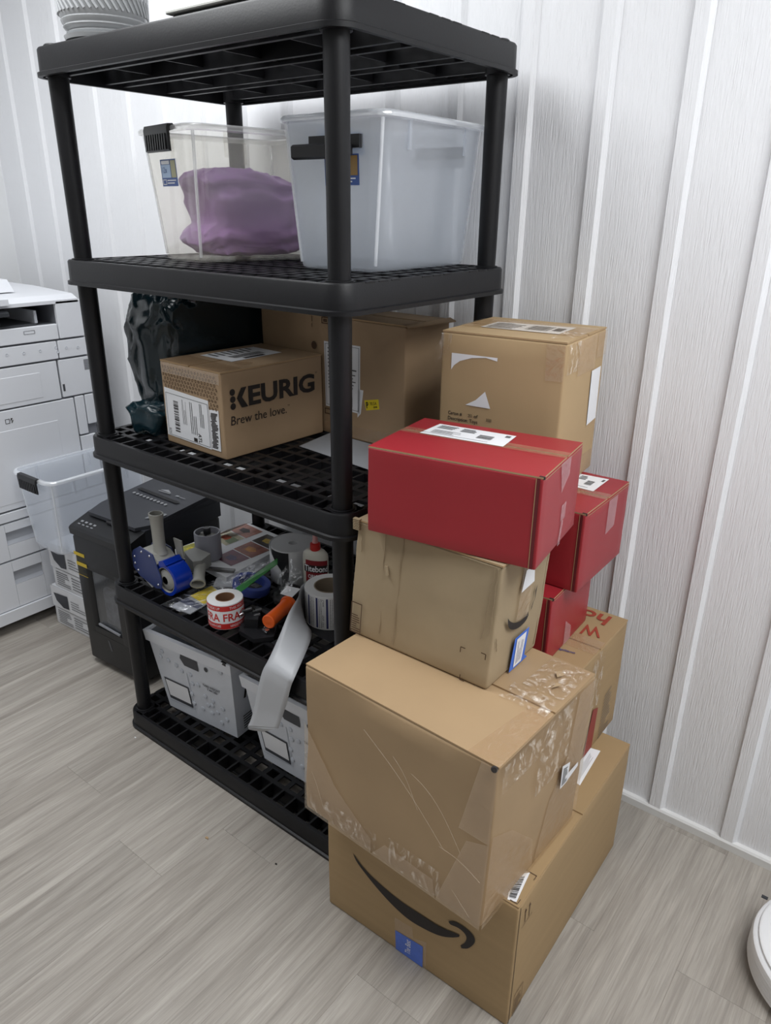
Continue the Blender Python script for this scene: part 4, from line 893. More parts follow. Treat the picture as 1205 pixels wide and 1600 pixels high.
# printed sheets
t = thing('printed_sheets', 'printed colour picture sheets lying flat at the back of the cluttered shelf', 'paper sheets', (-.75, .33, Z4))
mb = MB(); mb.prism([(-.872, .196, Z4), (-.858, .482, Z4), (-.63, .472, Z4), (-.60, .17, Z4)], (0, 0, .0175)); build('sheet_stack', mb, paper_w, t)
for nm, col, q in (('pink', (170, 122, 110), [(-.861, .404), (-.857, .473), (-.758, .463), (-.763, .393)]), ('cream', (196, 190, 165), [(-.861, .330), (-.86, .399), (-.766, .388), (-.769, .314)]), ('olive', (168, 164, 54), [(-.87, .206), (-.864, .262), (-.80, .262), (-.80, .19)]),
                   ('plum', (104, 56, 72), [(-.729, .235), (-.731, .309), (-.642, .300), (-.646, .228)]), ('brick', (140, 82, 66), [(-.733, .313), (-.732, .386), (-.637, .379), (-.640, .303)]), ('charcoal', (54, 46, 40), [(-.735, .392), (-.733, .458), (-.645, .455), (-.642, .383)])):
    pc = build('printed_picture', MB().add([(a, b, Z4 + .0180) for a, b in q], [(0, 1, 2, 3)]), mat('print ' + nm, col, .35, var=.35, vscale=38), t)
    qm = quadmap([(*p_, Z4 + .0183) for p_ in q]); 
    acc = {'pink': (60, 50, 50), 'cream': (188, 96, 70), 'olive': (206, 190, 40), 'plum': (70, 52, 90), 'brick': (190, 130, 60), 'charcoal': (180, 150, 50)}[nm]
    build('picture_detail', MB().add([qm(*p_) for p_ in ((.3, .3), (.62, .25), (.7, .55), (.5, .75), (.28, .6))], [(0, 1, 2, 3, 4)]), mat('accent ' + nm, acc, .4, var=.4, vscale=60), pc)
for nm, q in (('green', [(-.80, .335), (-.80, .372), (-.768, .368), (-.77, .33)]),):
    build('picture_detail', MB().add([(a, b, Z4 + .0184) for a, b in q], [(0, 1, 2, 3)]), mat('accent sage', (128, 142, 116), .5), t)
mb = MB(); mb.prism([(-.64, .165, Z4), (-.642, .385, Z4), (-.60, .36, Z4), (-.56, .165, Z4), (-.61, .128, Z4)], (0, 0, .004)); tag(build('white_sheet', mb, mat('grey white paper', (190, 192, 196), .55)), 'plain white paper sheet beside the coloured picture sheets', 'paper')
mb = MB(); mb.add([(-.85, .30, .525), (-.84, .38, .525), (-.80, .45, .55), (-.81, .36, .55)], [(0, 1, 2, 3)]); tag(build('paper_slip', mb, label_w, None, None, .0006), 'curled white paper slip behind the grey dispenser', 'paper')
mb = MB(); mb.add([(-.868, .10, .512), (-.872, .165, .512), (-.83, .155, .535), (-.835, .09, .54)], [(0, 1, 2, 3)]); tag(build('paper_slip', mb, label_w, None, None, .0006), 'small white paper slip between left post and navy dispenser', 'paper')
# sheet in a plastic sleeve
t = thing('plastic_sleeve', 'clear plastic sleeve with yellow printed card at the shelf front edge', 'plastic sleeve', (-.585, .05, Z4))
build('printed_card', MB().prism([(-.612, -.02, Z4), (-.537, -.01, Z4), (-.55, .115, Z4), (-.618, .132, Z4)], (0, 0, .003)), mat('card silver', (150, 152, 156), .4, var=.2, vscale=60), t)
build('yellow_print', MB().add([(-.622 + .006, .052, Z4 + .0034), (-.548, .045, Z4 + .0034), (-.556, .113, Z4 + .0034), (-.616, .128, Z4 + .0034)], [(0, 1, 2, 3)]), mat('print yellow', (202, 178, 44), .4, var=.3, vscale=70), t)
build('dark_print', MB().add([(-.612, .012, Z4 + .0034), (-.541, .018, Z4 + .0034), (-.545, .04, Z4 + .0034), (-.613, .038, Z4 + .0034)], [(0, 1, 2, 3)]), mat('print slate', (66, 70, 88), .4, var=.3, vscale=70), t)
def sheet(c00, c10, c11, c01, amp, seed, n=18, f_=30):
    mb = MB(); q = quadmap([c00, c10, c11, c01]); vs = []
    nn = (Vector(c10) - Vector(c00)).cross(Vector(c01) - Vector(c00)).normalized()
    if nn.z < 0: nn = -nn
    for j in range(n + 1):
        for i in range(n + 1):
            p_ = q(i / n, j / n); s_ = p_ * f_ + Vector((seed, 0, seed)); rd = 1 - abs(noise.noise(s_)) * 2 - abs(noise.noise(s_ * 2.2)) * .8; vs.append(p_ + nn * amp * max(rd, -.6))
    mb.add(vs, [(j * (n + 1) + i, j * (n + 1) + i + 1, (j + 1) * (n + 1) + i + 1, (j + 1) * (n + 1) + i) for j in range(n) for i in range(n)]); return mb
build('sleeve', sheet((-.632, -.034, Z4 + .006), (-.53, -.02, Z4 + .006), (-.54, .135, Z4 + .007), (-.63, .15, Z4 + .007), .003, 4), zip_m, t, 180)
# FRAGILE label roll
fx, fy = -.437, .03
t = thing('label_roll', 'roll of red and white FRAGILE labels standing at the shelf front', 'label roll', (fx, fy, Z4))
mb = MB(); mb.lathe([(.0245, 0), (.046, 0), (.0465, .001), (.0465, .070), (.046, .071), (.0245, .071), (.0245, 0)], (fx, fy, Z4), 44, cap=False); build('label_coil', mb, mat('label liner', (222, 222, 222), .5), t, 40)
mb = MB(); mb.lathe([(.0225, .0005), (.0248, .0005), (.0248, .0718), (.0225, .0718), (.0225, .0005)], (fx, fy, Z4), 30, cap=False); build('roll_core', mb, mat('brown card core', (128, 92, 66), .8), t, 40)
def cylfn(cx_, cy_, z_, rr, a0, a1, h): return lambda u_, v_, l_: Vector((cx_ + (rr + l_) * math.cos(a0 + (a1 - a0) * u_), cy_ + (rr + l_) * math.sin(a0 + (a1 - a0) * u_), z_ + h * v_))
redp = mat('label red', (196, 44, 40), .45)
for (a0, a1, l_, word, we) in ((-2.55, -.98, .0002, 'FRA', .96), (-.98, .65, .0012, 'FRAGILE', 1.36)):
    fn = cylfn(fx, fy, Z4, .0465, a0, a1, .071); n = 14
    pr = Print(fn)
    for i in range(n): pr.rect(i / n, .02, (i + 1) / n, .99, l_)
    lb = pr.done('fragile_label', label_w, t)
    for (v0, v1) in ((.03, .26), (.76, .97)):
        pr = Print(fn)
        for i in range(n): pr.rect(i / n, v0, (i + 1) / n, v1, l_ + .0004)
        pr.done('red_band', redp, lb)
    pr = Print(fn); pr.txt(word, .36 if we < 1 else .08, .34, we, .66, bold=.02, lift=l_ + .0005); pr.done('red_lettering', redp, lb)
    pr = Print(fn); pr.txt('THIS SIDE UP', .30, .82, .98, .92, lift=l_ + .0008); pr.done('upper_lettering', label_w, lb)
    pr = Print(fn); pr.txt('HANDLE WITH CARE', .3, .1, .98, .2, lift=l_ + .0008); pr.done('lower_lettering', label_w, lb)
# blue masking tape roll and zip bag
mb = MB(); mb.lathe([(.038, 0), (.052, 0), (.053, .002), (.053, .022), (.052, .024), (.038, .024), (.038, 0)], (0, 0, 0), 44, cap=False); mb.xf(Matrix.Translation((-.505, .178, Z4 + .011)) @ Matrix.Rotation(.18, 4, 'Y') @ Matrix.Rotation(-.12, 4, 'X'))
tag(build('masking_tape_roll', mb, mat('blue masking tape', (62, 80, 158), .5), None, 40), 'roll of blue masking tape under the clear zip bag', 'tape roll')
t = thing('zip_bag', 'clear zip bag with a green zip strip lying over the blue tape', 'plastic bag', (-.46, .17, Z4))
build('bag_film', sheet((-.545, .11, .545), (-.452, .082, .565), (-.462, .24, .58), (-.56, .25, .548), .008, 2, 26), zip_m, t, 180)
build('zip_strip', MB().prism([(-.455, .082, .572), (-.430, .076, .570), (-.452, .235, .586), (-.480, .262, .586)], (0, 0, .0012)), film('green zip strip', (56, 150, 62), .6, .3), t)
t = thing('clear_bag', 'crinkled clear bag of dark parts in front of the big label roll', 'plastic bag', (-.41, .20, Z4))
build('bag_film', sheet((-.42, .20, .555), (-.345, .148, .560), (-.34, .225, .585), (-.412, .255, .605), .008, 7, 26, 38), zip_m, t, 180)
build('dark_contents', lump((-.375, .195, .53), (.035, .045, .022), .4, .02, 26, 5, .7, 30, lambda q: Vector((q.x, q.y, max(q.z, -.025)))), blk_matte, t, 180)
build('white_card', MB().prism([(-.365, .158, .555), (-.325, .162, .555), (-.33, .20, .563), (-.37, .19, .563)], (0, 0, .001)), label_w, t)
# orange handled tape gun
t = thing('tape_gun', 'black hand tool with a bright orange tube handle', 'tool', (-.33, .09, Z4)); org = mat('orange plastic', (222, 92, 26), .38)
mb = MB(); e0 = Vector((-.290, .042, .549)); e1 = Vector((-.316, .140, .548)); dv = (e1 - e0).normalized()
mb.lathe([(.0, 0), (.002, .0008), (.0165, .0), (.0185, .0015), (.0185, .006), (.0178, .010), (.0172, .060), (.0185, .085), (.0205, .1), (.0195, .108), (.0, .108)], e0, 30, tuple(dv)); build('handle', mb, org, t, 40)
mb = MB(); mb.lathe([(.0, -.006), (.022, -.004), (.024, .004), (.019, .012), (.0, .014)], e1 - dv * .004, 26, tuple(dv)); build('handle_collar', mb, org, t, 40)
mb = MB(); mb.prism([(-.382, .03, Z4), (-.36, .005, Z4), (-.30, .0, Z4), (-.27, .04, Z4), (-.31, .095, Z4), (-.385, .09, Z4)], (0, 0, .012)); mb.box(-.385, -.32, .078, .092, Z4 + .012, Z4 + .036); mb.prism([(-.382, .05, Z4 + .012), (-.36, .02, Z4 + .012), (-.33, .04, Z4 + .012), (-.36, .075, Z4 + .012)], (0.005, 0, .028)); build('tool_body', mb, blk_m, t)
for (a, b, z_, l_) in ((-.375, .045, .550, .02), (-.360, .065, .545, .016), (-.35, .05, .54, .014)):
    mb = MB(); mb.cyl((a, b, z_), (a + .01, b + .012, z_ + .003), .006, .006, 12); mb.cyl((a - .006, b - .008, z_ - .001), (a, b, z_), .004, .004, 10); build('roller', mb, blk_m, t, 40)
mb = MB(); mb.cyl((-.384, .03, .540), (-.380, .04, .543), .003, .003, 10); mb.box(-.303, -.285, .032, .042, .5245, .5295); build('metal_pin', mb, mat('steel', (200, 200, 205), .25, 1.0), t)
mb = MB(); mb.tube([(-.305, .043, .530), (-.299, .036, .522), (-.290, .035, .521)], .0015, 6); build('metal_hook', mb, mat('steel', (200, 200, 205), .25, 1.0), t)
# address label roll, with liner strip hanging over the shelf edge
lx_, ly_ = -.233, .212
t = thing('label_roll', 'white label roll printed with blue columns, strip hanging down, near the post', 'label roll', (lx_, ly_, Z4))
mb = MB(); mb.lathe([(.042, 0), (.066, 0), (.067, .001), (.067, .094), (.066, .096), (.042, .096), (.042, 0)], (lx_, ly_, Z4 + .003), 52, cap=False); build('label_coil', mb, mat('label liner', (222, 222, 222), .5), t, 40)
mb = MB(); mb.lathe([(.0395, .002), (.0424, .002), (.0424, .0968), (.0395, .0968), (.0395, .002)], (lx_, ly_, Z4 + .003), 36, cap=False); build('roll_core', mb, mat('grey brown core', (140, 126, 108), .8), t, 40)
fn = cylfn(lx_, ly_, Z4 + .003, .067, -2.35, .25, .096)
pr = Print(fn)
for u_ in (.20, .36, .52, .68, .84): pr.rect(u_, .05, u_ + .03, .95, .0004)
pr.done('blue_columns', mat('navy print', (56, 60, 112), .5), t)
pr = Print(fn)
for u_ in (.08, .12, .25, .28, .31, .41, .44, .58, .61, .73, .77): pr.lines(u_, .06, u_ + .012, .95, 18, 'u', .6, .0004, int(u_ * 100))
pr.rect(.03, .08, .05, .92, .0004); pr.text('Case', [(.49, .92), (.49, .72), (.455, .72), (.455, .92)], lift=.0005); pr.text('Qty GH', [(.49, .45), (.49, .1), (.455, .1), (.455, .45)], lift=.0005); pr.done('small_print', ink_soft, t)
eA = [(-.296, .200, .600), (-.290, .165, .602), (-.268, .135, .606), (-.247, .107, .606), (-.232, .06, .590), (-.214, .005, .553), (-.199, -.045, .522), (-.207, -.058, .495), (-.222, -.060, .45), (-.245, -.060, .372), (-.258, -.062, .330), (-.270, -.064, .303)]
eB = [(-.296, .200, .506), (-.288, .165, .507), (-.262, .138, .512), (-.225, .115, .525), (-.185, .088, .540), (-.150, .045, .542), (-.110, -.045, .516), (-.114, -.058, .49), (-.126, -.060, .445), (-.144, -.060, .396), (-.151, -.062, .374), (-.158, -.064, .353)]
def spl3(P, n=4):
    P = [Vector(p_) for p_ in P]; out = []
    for i in range(len(P) - 1):
        a, b, c, d = P[max(i - 1, 0)], P[i], P[i + 1], P[min(i + 2, len(P) - 1)]
        for k_ in range(n): s_ = k_ / n; out.append(0.5 * ((2 * b) + (c - a) * s_ + (2 * a - 5 * b + 4 * c - d) * s_ ** 2 + (3 * b - a - 3 * c + d) * s_ ** 3))
    out.append(P[-1]); return out
sA, sB_ = spl3(eA), spl3(eB); mb = MB(); cols = 6; vs = [a.lerp(b, j / cols) for a, b in zip(sA, sB_) for j in range(cols + 1)]
mb.add(vs, [(i * (cols + 1) + j, i * (cols + 1) + j + 1, (i + 1) * (cols + 1) + j + 1, (i + 1) * (cols + 1) + j) for i in range(len(sA) - 1) for j in range(cols)])
mb.add([sA[-1], sB_[-1], Vector((-.212, -.065, .316)), Vector((-.25, -.066, .302)), Vector((-.262, -.068, .300))], [(0, 1, 2, 3, 4)])
build('liner_strip', mb, mat('glassine liner', (176, 178, 182), .4), t, 180, .0005)
mb = MB(); mb.prism([(-.30, .13, Z4), (-.15, .12, Z4), (-.13, .28, Z4), (-.31, .29, Z4)], (0, 0, .0025)); tag(build('black_plastic_tray', mb, blk_m), 'flat black plastic piece under the label roll with blue columns', 'plastic tray')
# big label roll
bx_, by_ = -.478, .325
t = thing('label_roll', 'large white label roll with a small centre hole, behind the glue bottle', 'label roll', (bx_, by_, Z4))
mb = MB(); mb.lathe([(.0135, 0), (.066, 0), (.0665, .001), (.0665, .108), (.066, .109), (.0135, .109), (.0135, 0)], (bx_, by_, Z4), 52, cap=False); build('label_coil', mb, mat('grey label liner', (206, 207, 208), .5), t, 40)
mb = MB(); fn = cylfn(bx_, by_, Z4, .0682, -4.2, -1.35, .11); n = 26
mb.ribbon([fn(i / n, .02, .001 + .006 * max(0, .3 - i / n)) for i in range(n + 1)], [fn(i / n, 1.0 - (.55 * max(0, (i / n - .72) / .28)), .001 + .006 * max(0, .3 - i / n)) for i in range(n + 1)]); build('loose_liner', mb, paper_w, t, 180, .0006)
mb = MB(); fn = cylfn(bx_, by_, Z4, .0669, -1.95, -1.0, .109); n = 12
mb.ribbon([fn(i / n, .02, .0004) for i in range(n + 1)], [fn(i / n, .97, .0004) for i in range(n + 1)]); build('black_label', mb, blk_matte, t, 180)
# glue bottle
gx, gy = -.352, .285
t = thing('glue_bottle', 'white wood glue bottle with red cap and Titebond label', 'glue bottle', (gx, gy, Z4))
def oval(rx, ry, z_, n=32): return [(gx + rx * math.cos(2 * math.pi * i / n) * .97 + ry * math.sin(2 * math.pi * i / n) * .2, gy + ry * math.sin(2 * math.pi * i / n) * .97 - rx * math.cos(2 * math.pi * i / n) * -.2, z_) for i in range(n)]
mb = MB(); mb.rings([oval(rx, ry, Z4 + z_) for rx, ry, z_ in ((.030, .018, 0), (.034, .0215, .004), (.036, .0225, .02), (.036, .0225, .118), (.034, .0215, .130), (.025, .0175, .139), (.0145, .0135, .142))]); build('bottle_body', mb, mat('cream plastic', (206, 204, 192), .35), t, 40)
mb = MB(); mb.lathe([(.0145, .140), (.0148, .142), (.0140, .159), (.010, .161), (.0, .161)], (gx, gy, Z4), 22); build('cap', mb, mat('red cap plastic', (190, 40, 36), .35), t, 40)
mb = MB(); mb.lathe([(.0085, .160), (.0075, .170), (.006, .188), (.0, .189)], (gx, gy, Z4), 18); build('nozzle', mb, film('pink cap plastic', (214, 150, 150), .7, .3), t, 40)
def gfn(u_, v_, l_):
    a = math.radians(-132 + 142 * u_); rx, ry = .036 + l_, .0225 + l_
    return Vector((gx + rx * math.cos(a) * .97 - ry * math.sin(a) * -.2, gy + ry * math.sin(a) * .97 + rx * math.cos(a) * .2, Z4 + .012 + .110 * v_))
def strip(fn, u0, v0, u1, v1, l_, n=12):
    pr = Print(fn)
    for i in range(n): pr.rect(u0 + (u1 - u0) * i / n, v0, u0 + (u1 - u0) * (i + 1) / n, v1, l_)
    return pr
lb = strip(gfn, .16, .02, .95, .93, .0004).done('bottle_label', mat('label dark red', (128, 26, 34), .4), t)
strip(gfn, .16, .02, .95, .28, .0007).done('label_band', mat('label bronze', (120, 92, 44), .4), lb)
strip(gfn, .10, .60, .97, .80, .0009).done('logo_plate', ink, lb)
pr = Print(gfn); pr.txt('Titebond', .13, .62, .94, .79, bold=.02, lift=.0012); pr.done('logo_lettering', label_w, lb); pr = Print(gfn); pr.txt('ORIGINAL', .26, .43, .88, .54, bold=.015, lift=.0009); pr.done('white_lettering', label_w, lb)
pr = Print(gfn); pr.txt('Wood Glue', .3, .31, .84, .39, lift=.0009); pr.done('gold_lettering', mat('gold print', (206, 160, 70), .4), lb)

# ---------------------------------------------------------------- top shelf things
t = thing('plant_pot', 'grey ceramic plant pot with herringbone relief on top of the shelving', 'plant pot', (-.71, .05, 1.8345))
pot = mat('grey glazed ceramic', (176, 178, 180), .25); pc = (-.71, .05, 1.8345)
mb = MB(); mb.lathe([(.07, .001), (.083, .004), (.086, .012), (.078, .014)], pc, 40); build('saucer', mb, pot, t, 50)
mb = MB(); mb.lathe([(.07, .012), (.078, .014), (.080, .018), (.076, .021), (.082, .025), (.085, .029), (.083, .032), (.087, .037), (.0885, .041), (.086, .044), (.090, .050), (.097, .14), (.101, .20), (.101, .204), (.094, .204), (.09, .15), (.08, .07)], pc, 56); build('pot_body', mb, pot, t, 50)
mb = MB()
for row in range(6):
    for i in range(44):
        a0 = 2 * math.pi * i / 44; z0_ = .052 + row * .026; s_ = 1 if row % 2 else -1
        pts = [(pc[0] + (.0915 + .05 * (z0_ + k_ * .013 - .066)) * math.cos(a0 + s_ * k_ * .09), pc[1] + (.0915 + .05 * (z0_ + k_ * .013 - .066)) * math.sin(a0 + s_ * k_ * .09), pc[2] + z0_ + k_ * .013) for k_ in range(3)]
        mb.tube(pts, .0034, 5)
build('herringbone_relief', mb, pot, t, 60)
t = thing('flat_panel', 'thin pale panel with dark underside lying flat on the top shelf', 'panel', (-.25, .1, 1.835))
mb = MB(); mb.cbox(-.40, -.12, -.01, .19, 1.8355, 1.846, .002); build('dark_base', mb, blk_m, t); mb = MB(); mb.cbox(-.412, -.115, -.018, .195, 1.846, 1.853, .002); build('pale_top', mb, mat('pale panel', (206, 206, 200), .5), t)

# ---------------------------------------------------------------- shredder
SY = .065; sc_, ss_ = math.cos(SY), math.sin(SY); SO = Vector((-.985, .100, 0)); SW, SDp = .30, .40
SM = Matrix.Translation(SO) @ Matrix.Rotation(SY, 4, 'Z')        # local: x from -SW..0, y 0..SDp
t = thing('paper_shredder', 'black paper shredder with clear bin window beside the shelving', 'shredder', tuple(SM @ Vector((-SW / 2, SDp / 2, 0))))
shb = mat('shredder black', (23, 24, 27), .42, var=.06, vscale=20); shl = mat('shredder lid grey', (50, 52, 58), .38)
def lx(mb): return mb.xf(SM)
wx0, wx1, wz0, wz1 = -.222, -.105, .165, .385
mb = MB(); pf = rrect(-SW, 0, 0, SDp, .022, 5)
def fr(z_, o_=0): return [(a, b, z_) for a, b in rrect(-SW - o_, o_, -o_, SDp + o_, .022, 5)]
mb.rings([fr(.022, -.006), fr(.027), fr(.14)]); mb.rings([fr(.40), fr(.49), fr(.50, -.004)])
mb.rings([[(a, b, z_) for a, b in rrect(-SW, wx0, 0, SDp, .02, 4)] for z_ in (.14, .40)]); mb.rings([[(a, b, z_) for a, b in rrect(wx1, 0, 0, SDp, .02, 4)] for z_ in (.14, .40)])
mb.box(wx0 - .03, wx1 + .03, .05, SDp - .01, .14, .40); mb.box(wx0 - .03, wx1 + .03, .0005, .05, .14, wz0); mb.box(wx0 - .03, wx1 + .03, .0005, .05, wz1, .40)
build('body', lx(mb), shb, t, 40)
mb = MB(); mb.cbox(wx0 + .02, wx1 - .004, .022, .045, wz0 + .008, wz1 - .07, .008); build('shredded_paper', lx(mb), mat('shredded paper', (120, 122, 132), .8, var=.4, vscale=60, bump=.8, bscale=80), t)
mb = MB(); mb.box(wx0, wx1, .010, .013, wz0, wz1); build('window', lx(mb), film('smoked window', (120, 124, 130), .25, .1), t)
mb = MB(); mb.prism([(wx0 + .006, .0, wz0 + .010), (wx1, .0, wz0 + .002), (wx1, .0, wz0 + .008), (wx0 + .006, .0, wz0 + .016)], (0, .006, 0)); build('window_sill', lx(mb), mat('clear sill', (140, 142, 148), .2), t)
mb = MB(); pf = [(0, .50), (-.002, .522), (.006, .530), (.075, .552), (.075, .50)]; mb.prism([(-SW + .002, p_[0], p_[1]) for p_ in pf], (SW - .004, 0, 0)); build('control_panel', lx(mb), shb, t)
mb = MB(); top_ = [(-SW + .03, .06, .553), (-.03, .06, .553), (-.004, .10, .556), (-.004, SDp - .02, .580), (-SW + .004, SDp - .02, .580), (-SW + .004, .13, .558)]
mb.prism([Vector(p_) - Vector((0, 0, .0)) for p_ in top_], (0, 0, .012)); mb.prism([(-SW + .002, .075, .50), (-.002, .075, .50), (-.002, SDp, .50), (-SW + .002, SDp, .50)], (0, 0, .055)); mb.prism([(-SW + .003, .075, .553), (-SW + .003, SDp - .01, .553), (-SW + .003, SDp - .01, .58)], (SW - .006, 0, 0)); build('lid', lx(mb), shl, t)
zt = lambda y_: .570 + (y_ - .10) * .086
def lidfn(u_, v_, l_): return SM @ Vector((u_, v_, zt(v_) + l_))
pr = Print(lidfn); pr.poly([(-.27, .262), (-.05, .248), (-.045, .262), (-.265, .278)], .0012); pr.done('feed_slot', blk_matte, t)
pr = Print(lidfn)
for i in range(10): a = -.252 + i * .0195; b = .236 - i * .0012; pr.poly([(a + .006 * math.cos(q * .785), b + .006 * math.sin(q * .785)) for q in range(8)], .0012)
pr.poly([(-.19, .300), (-.13, .296), (-.16, .312)], .0012); pr.rect(-.19, .290, -.13, .294, .0012); pr.rect(-.10, .288, -.085, .296, .0012); pr.rect(-.08, .288, -.05, .291, .0012); pr.done('lid_icons', mat('pale icon print', (150, 152, 156), .5), t)
Print(lidfn).poly([(-.055, .12), (-.012, .135), (-.010, .175), (-.02, .178), (-.05, .16)], .0014).done('lid_sticker', mat('grey sticker', (128, 130, 134), .4), t)
def cpf(u_, v_, l_): return SM @ Vector((u_, .006 + .069 * v_, .530 + .022 * v_ + l_))
pr = Print(cpf)
for i in range(4): pr.rect(-.275 + i * .022, .35, -.263 + i * .022, .45, .001); pr.rect(-.275 + i * .022, .18, -.263 + i * .022, .24, .001)
pr.rect(-.08, .35, -.072, .45, .001); pr.rect(-.05, .35, -.042, .45, .001); pr.done('panel_icons', mat('pale icon print', (150, 152, 156), .5), t)
mb = MB(); mb.cbox(-.17, -.105, .052, .068, .546, .560, .004); build('power_button', lx(mb), blk_m, t)
def sfn(u_, v_, l_): return SM @ Vector((u_, -l_, v_))
ylw = mat('warning yellow', (206, 178, 40), .5); pr = Print(sfn); pr.rect(-.293, .425, -.236, .438, .001); pr.rect(-.286, .388, -.230, .402, .001); pr.rect(-.284, .352, -.232, .354, .001); pr.done('warning_label', ylw, t)
pr = Print(sfn); pr.lines(-.286, .405, -.236, .424, 4, 'u', .3, .001); pr.lines(-.284, .358, -.234, .386, 5, 'u', .25, .001); pr.done('warning_print', mat('olive print', (96, 88, 40), .6), t)
pr = Print(sfn); pr.poly([(-.175, .13), (-.165, .128), (-.155, .09), (-.163, .088)], .001); pr.done('scuff', mat('scuff grey', (86, 88, 92), .6), t)
for xx in (-SW + .04, -.04):
    for yy in (.05, SDp - .05): mb = MB(); mb.cyl((xx - .012, yy, .013), (xx + .012, yy, .013), .0128, .0128, 18); mb.box(xx - .014, xx + .014, yy - .014, yy + .014, .016, .024); build('castor', lx(mb), blk_matte, t, 40)

# ---------------------------------------------------------------- paper cartons and frosted tub
white_card = mat('white card', (220, 221, 224), .55, var=.02, vscale=10)
for key, lab in (('P1', 'lower white paper carton on the floor between copier and shredder'), ('P2', 'upper white paper carton under the frosted tub')):
    bx, t = carton(key, 'paper_carton', lab, white_card, .5, 's', .0008, .003, 'box', 'white copier paper cartons', .003, white_card)
    mb = MB(); h_ = bx.p['h']; k_ = .48
    for f_ in ('F', 'R', 'L', 'K'):
        mb.add([bx.P(f_, -.004, k_, .0035), bx.P(f_, 1.004, k_, .0035), bx.P(f_, 1.004, 1.0, .0035), bx.P(f_, -.004, 1.0, .0035)], [(0, 1, 2, 3)])
        mb.add([bx.P(f_, -.004, k_, .0035), bx.P(f_, 1.004, k_, .0035), bx.P(f_, 1.0, k_, 0), bx.P(f_, 0, k_, 0)], [(3, 2, 1, 0)])
    build('lid_skirt', mb, white_card, t)
    pr = Print(bx.face('F')); pr.poly([(.08, .84), (.48, .88), (.48, .55), (.32, .53), (.14, .66)], .005); pr.done('logo_patch', mat('dark logo', (58, 60, 66), .5), t)
    pr = Print(bx.face('F')); pr.lines(.1, .08, .5, .42, 7, 'u', .35, .0012); pr.lines(.55, .1, .95, .42, 5, 'u', .3, .0012); pr.rect(.12, .45, .95, .46, .0012); pr.lines(.56, .6, .95, .85, 4, 'u', .25, .005); pr.done('carton_print', ink_soft, t)
t = storage_bin('storage_bin', 'frosted empty tub with dark latch standing on the white paper cartons', -1.530, .292, .351, .02, .188, .36, .290, .054, .024, tub_m, 'clear storage bins', 'closed', .115)

# ---------------------------------------------------------------- copier
XP = -1.68; cw = mat('copier white', (224, 226, 231), .42); cg = mat('copier grey', (205, 208, 214), .42); cdark = mat('copier charcoal', (70, 72, 76), .5); cdk = mat('copier dark plastic', (48, 50, 54), .45)
t = thing('photocopier', 'large white office photocopier with paper trays at the left wall', 'photocopier', (-1.99, .0, 0))
Y0, Y1 = -.62, .468
mb = MB(); mb.box(XP - .60, XP - .0115, Y0, Y1, .05, 1.115); mb.box(XP - .60, XP - .012, .368, Y1 - .004, 1.115, 1.185); mb.box(XP - .60, XP - .42, Y0, .368, 1.115, 1.185); build('body', mb, mat('copier chassis gap shade', (120, 122, 128), .5), t)  # grey body colour paints the shade into the panel gaps
def pan(name, y0, y1, z0, z1, d=.0, m_=cw, b=.003, back=.006): mb = MB(); mb.cbox(XP - back - .006, XP + d, y0 + .0015, y1 - .0015, z0 + .0015, z1 - .0015, b * .6); return build(name, mb, m_, t)
def prec(name, y0, y1, z0, z1, hy0, hy1, hz0, hz1):
    """drawer front with a recessed grip"""
    mb = MB()
    for (a, b, c, d) in ((y0, hy0, z0, z1), (hy1, y1, z0, z1), (hy0, hy1, z0, hz0), (hy0, hy1, hz1, z1)): mb.box(XP - .012, XP, a + .001, b, c + .001, d - .001)
    o_ = build(name, mb, cw, t); mb = MB(); mb.prism([(XP - .0005, hy0, hz0), (XP - .009, hy0, hz0 + .014), (XP - .0112, hy0, hz1), (XP - .0114, hy0, hz1), (XP - .0114, hy0, hz0 - .002)], (0, hy1 - hy0, 0)); build('grip_recess', mb, mat('grip grey', (168, 171, 178), .45), o_)
pan('scanner_panel', Y0, .364, 1.062, 1.118, .004); pan('scanner_end', .366, Y1, 1.062, 1.196, .004)
pan('upper_band', Y0, .352, .992, 1.058, .002); pan('upper_band', .354, Y1, .992, 1.058, .002)
pan('side_door', .346, Y1, .848, .988); pan('front_door', Y0, .341, .846, .988); pan('bypass_tray', Y0 + .05, .273, .862, .957, .0012)
pan('lower_door', Y0, .386, .478, .843); pan('inner_panel', Y0 + .04, .312, .50, .773, .0012); pan('lower_strip', .389, .428, .694, .845); pan('side_strip', .430, Y1, .728, .845); pan('side_block', .389, Y1 - .012, .48, .690)
prec('paper_tray', Y0, Y1, .290, .432, .043, .155, .350, .399); prec('paper_tray', Y0, Y1, .095, .284, .043, .155, .189, .241); pan('tray_rail', Y0, Y1, .436, .474)
mb = MB(); mb.box(XP - .55, XP + .008, Y0 - .01, Y1, .046, .092); mb.box(XP - .55, XP - .004, Y0 - .01, Y1, .040, .046); build('plinth', mb, cw, t)
for yy in (Y0 + .08, Y1 - .08):
    for xx in (XP - .06, XP - .5): mb = MB(); mb.cyl((xx, yy - .01, .0205), (xx, yy + .01, .0205), .02, .02, 16); mb.box(xx - .01, xx + .01, yy - .006, yy + .006, .02, .048); build('castor', mb, cdk, t, 40)
mb = MB(); mb.prism([(XP + .004, Y0, 1.186), (XP + .004, Y0, 1.198), (XP - .03, Y0, 1.214), (XP - .30, Y0, 1.224), (XP - .60, Y0, 1.224), (XP - .60, Y0, 1.186)], (0, Y1 - .012 - Y0, 0)); build('scanner_lid', mb, cw, t)
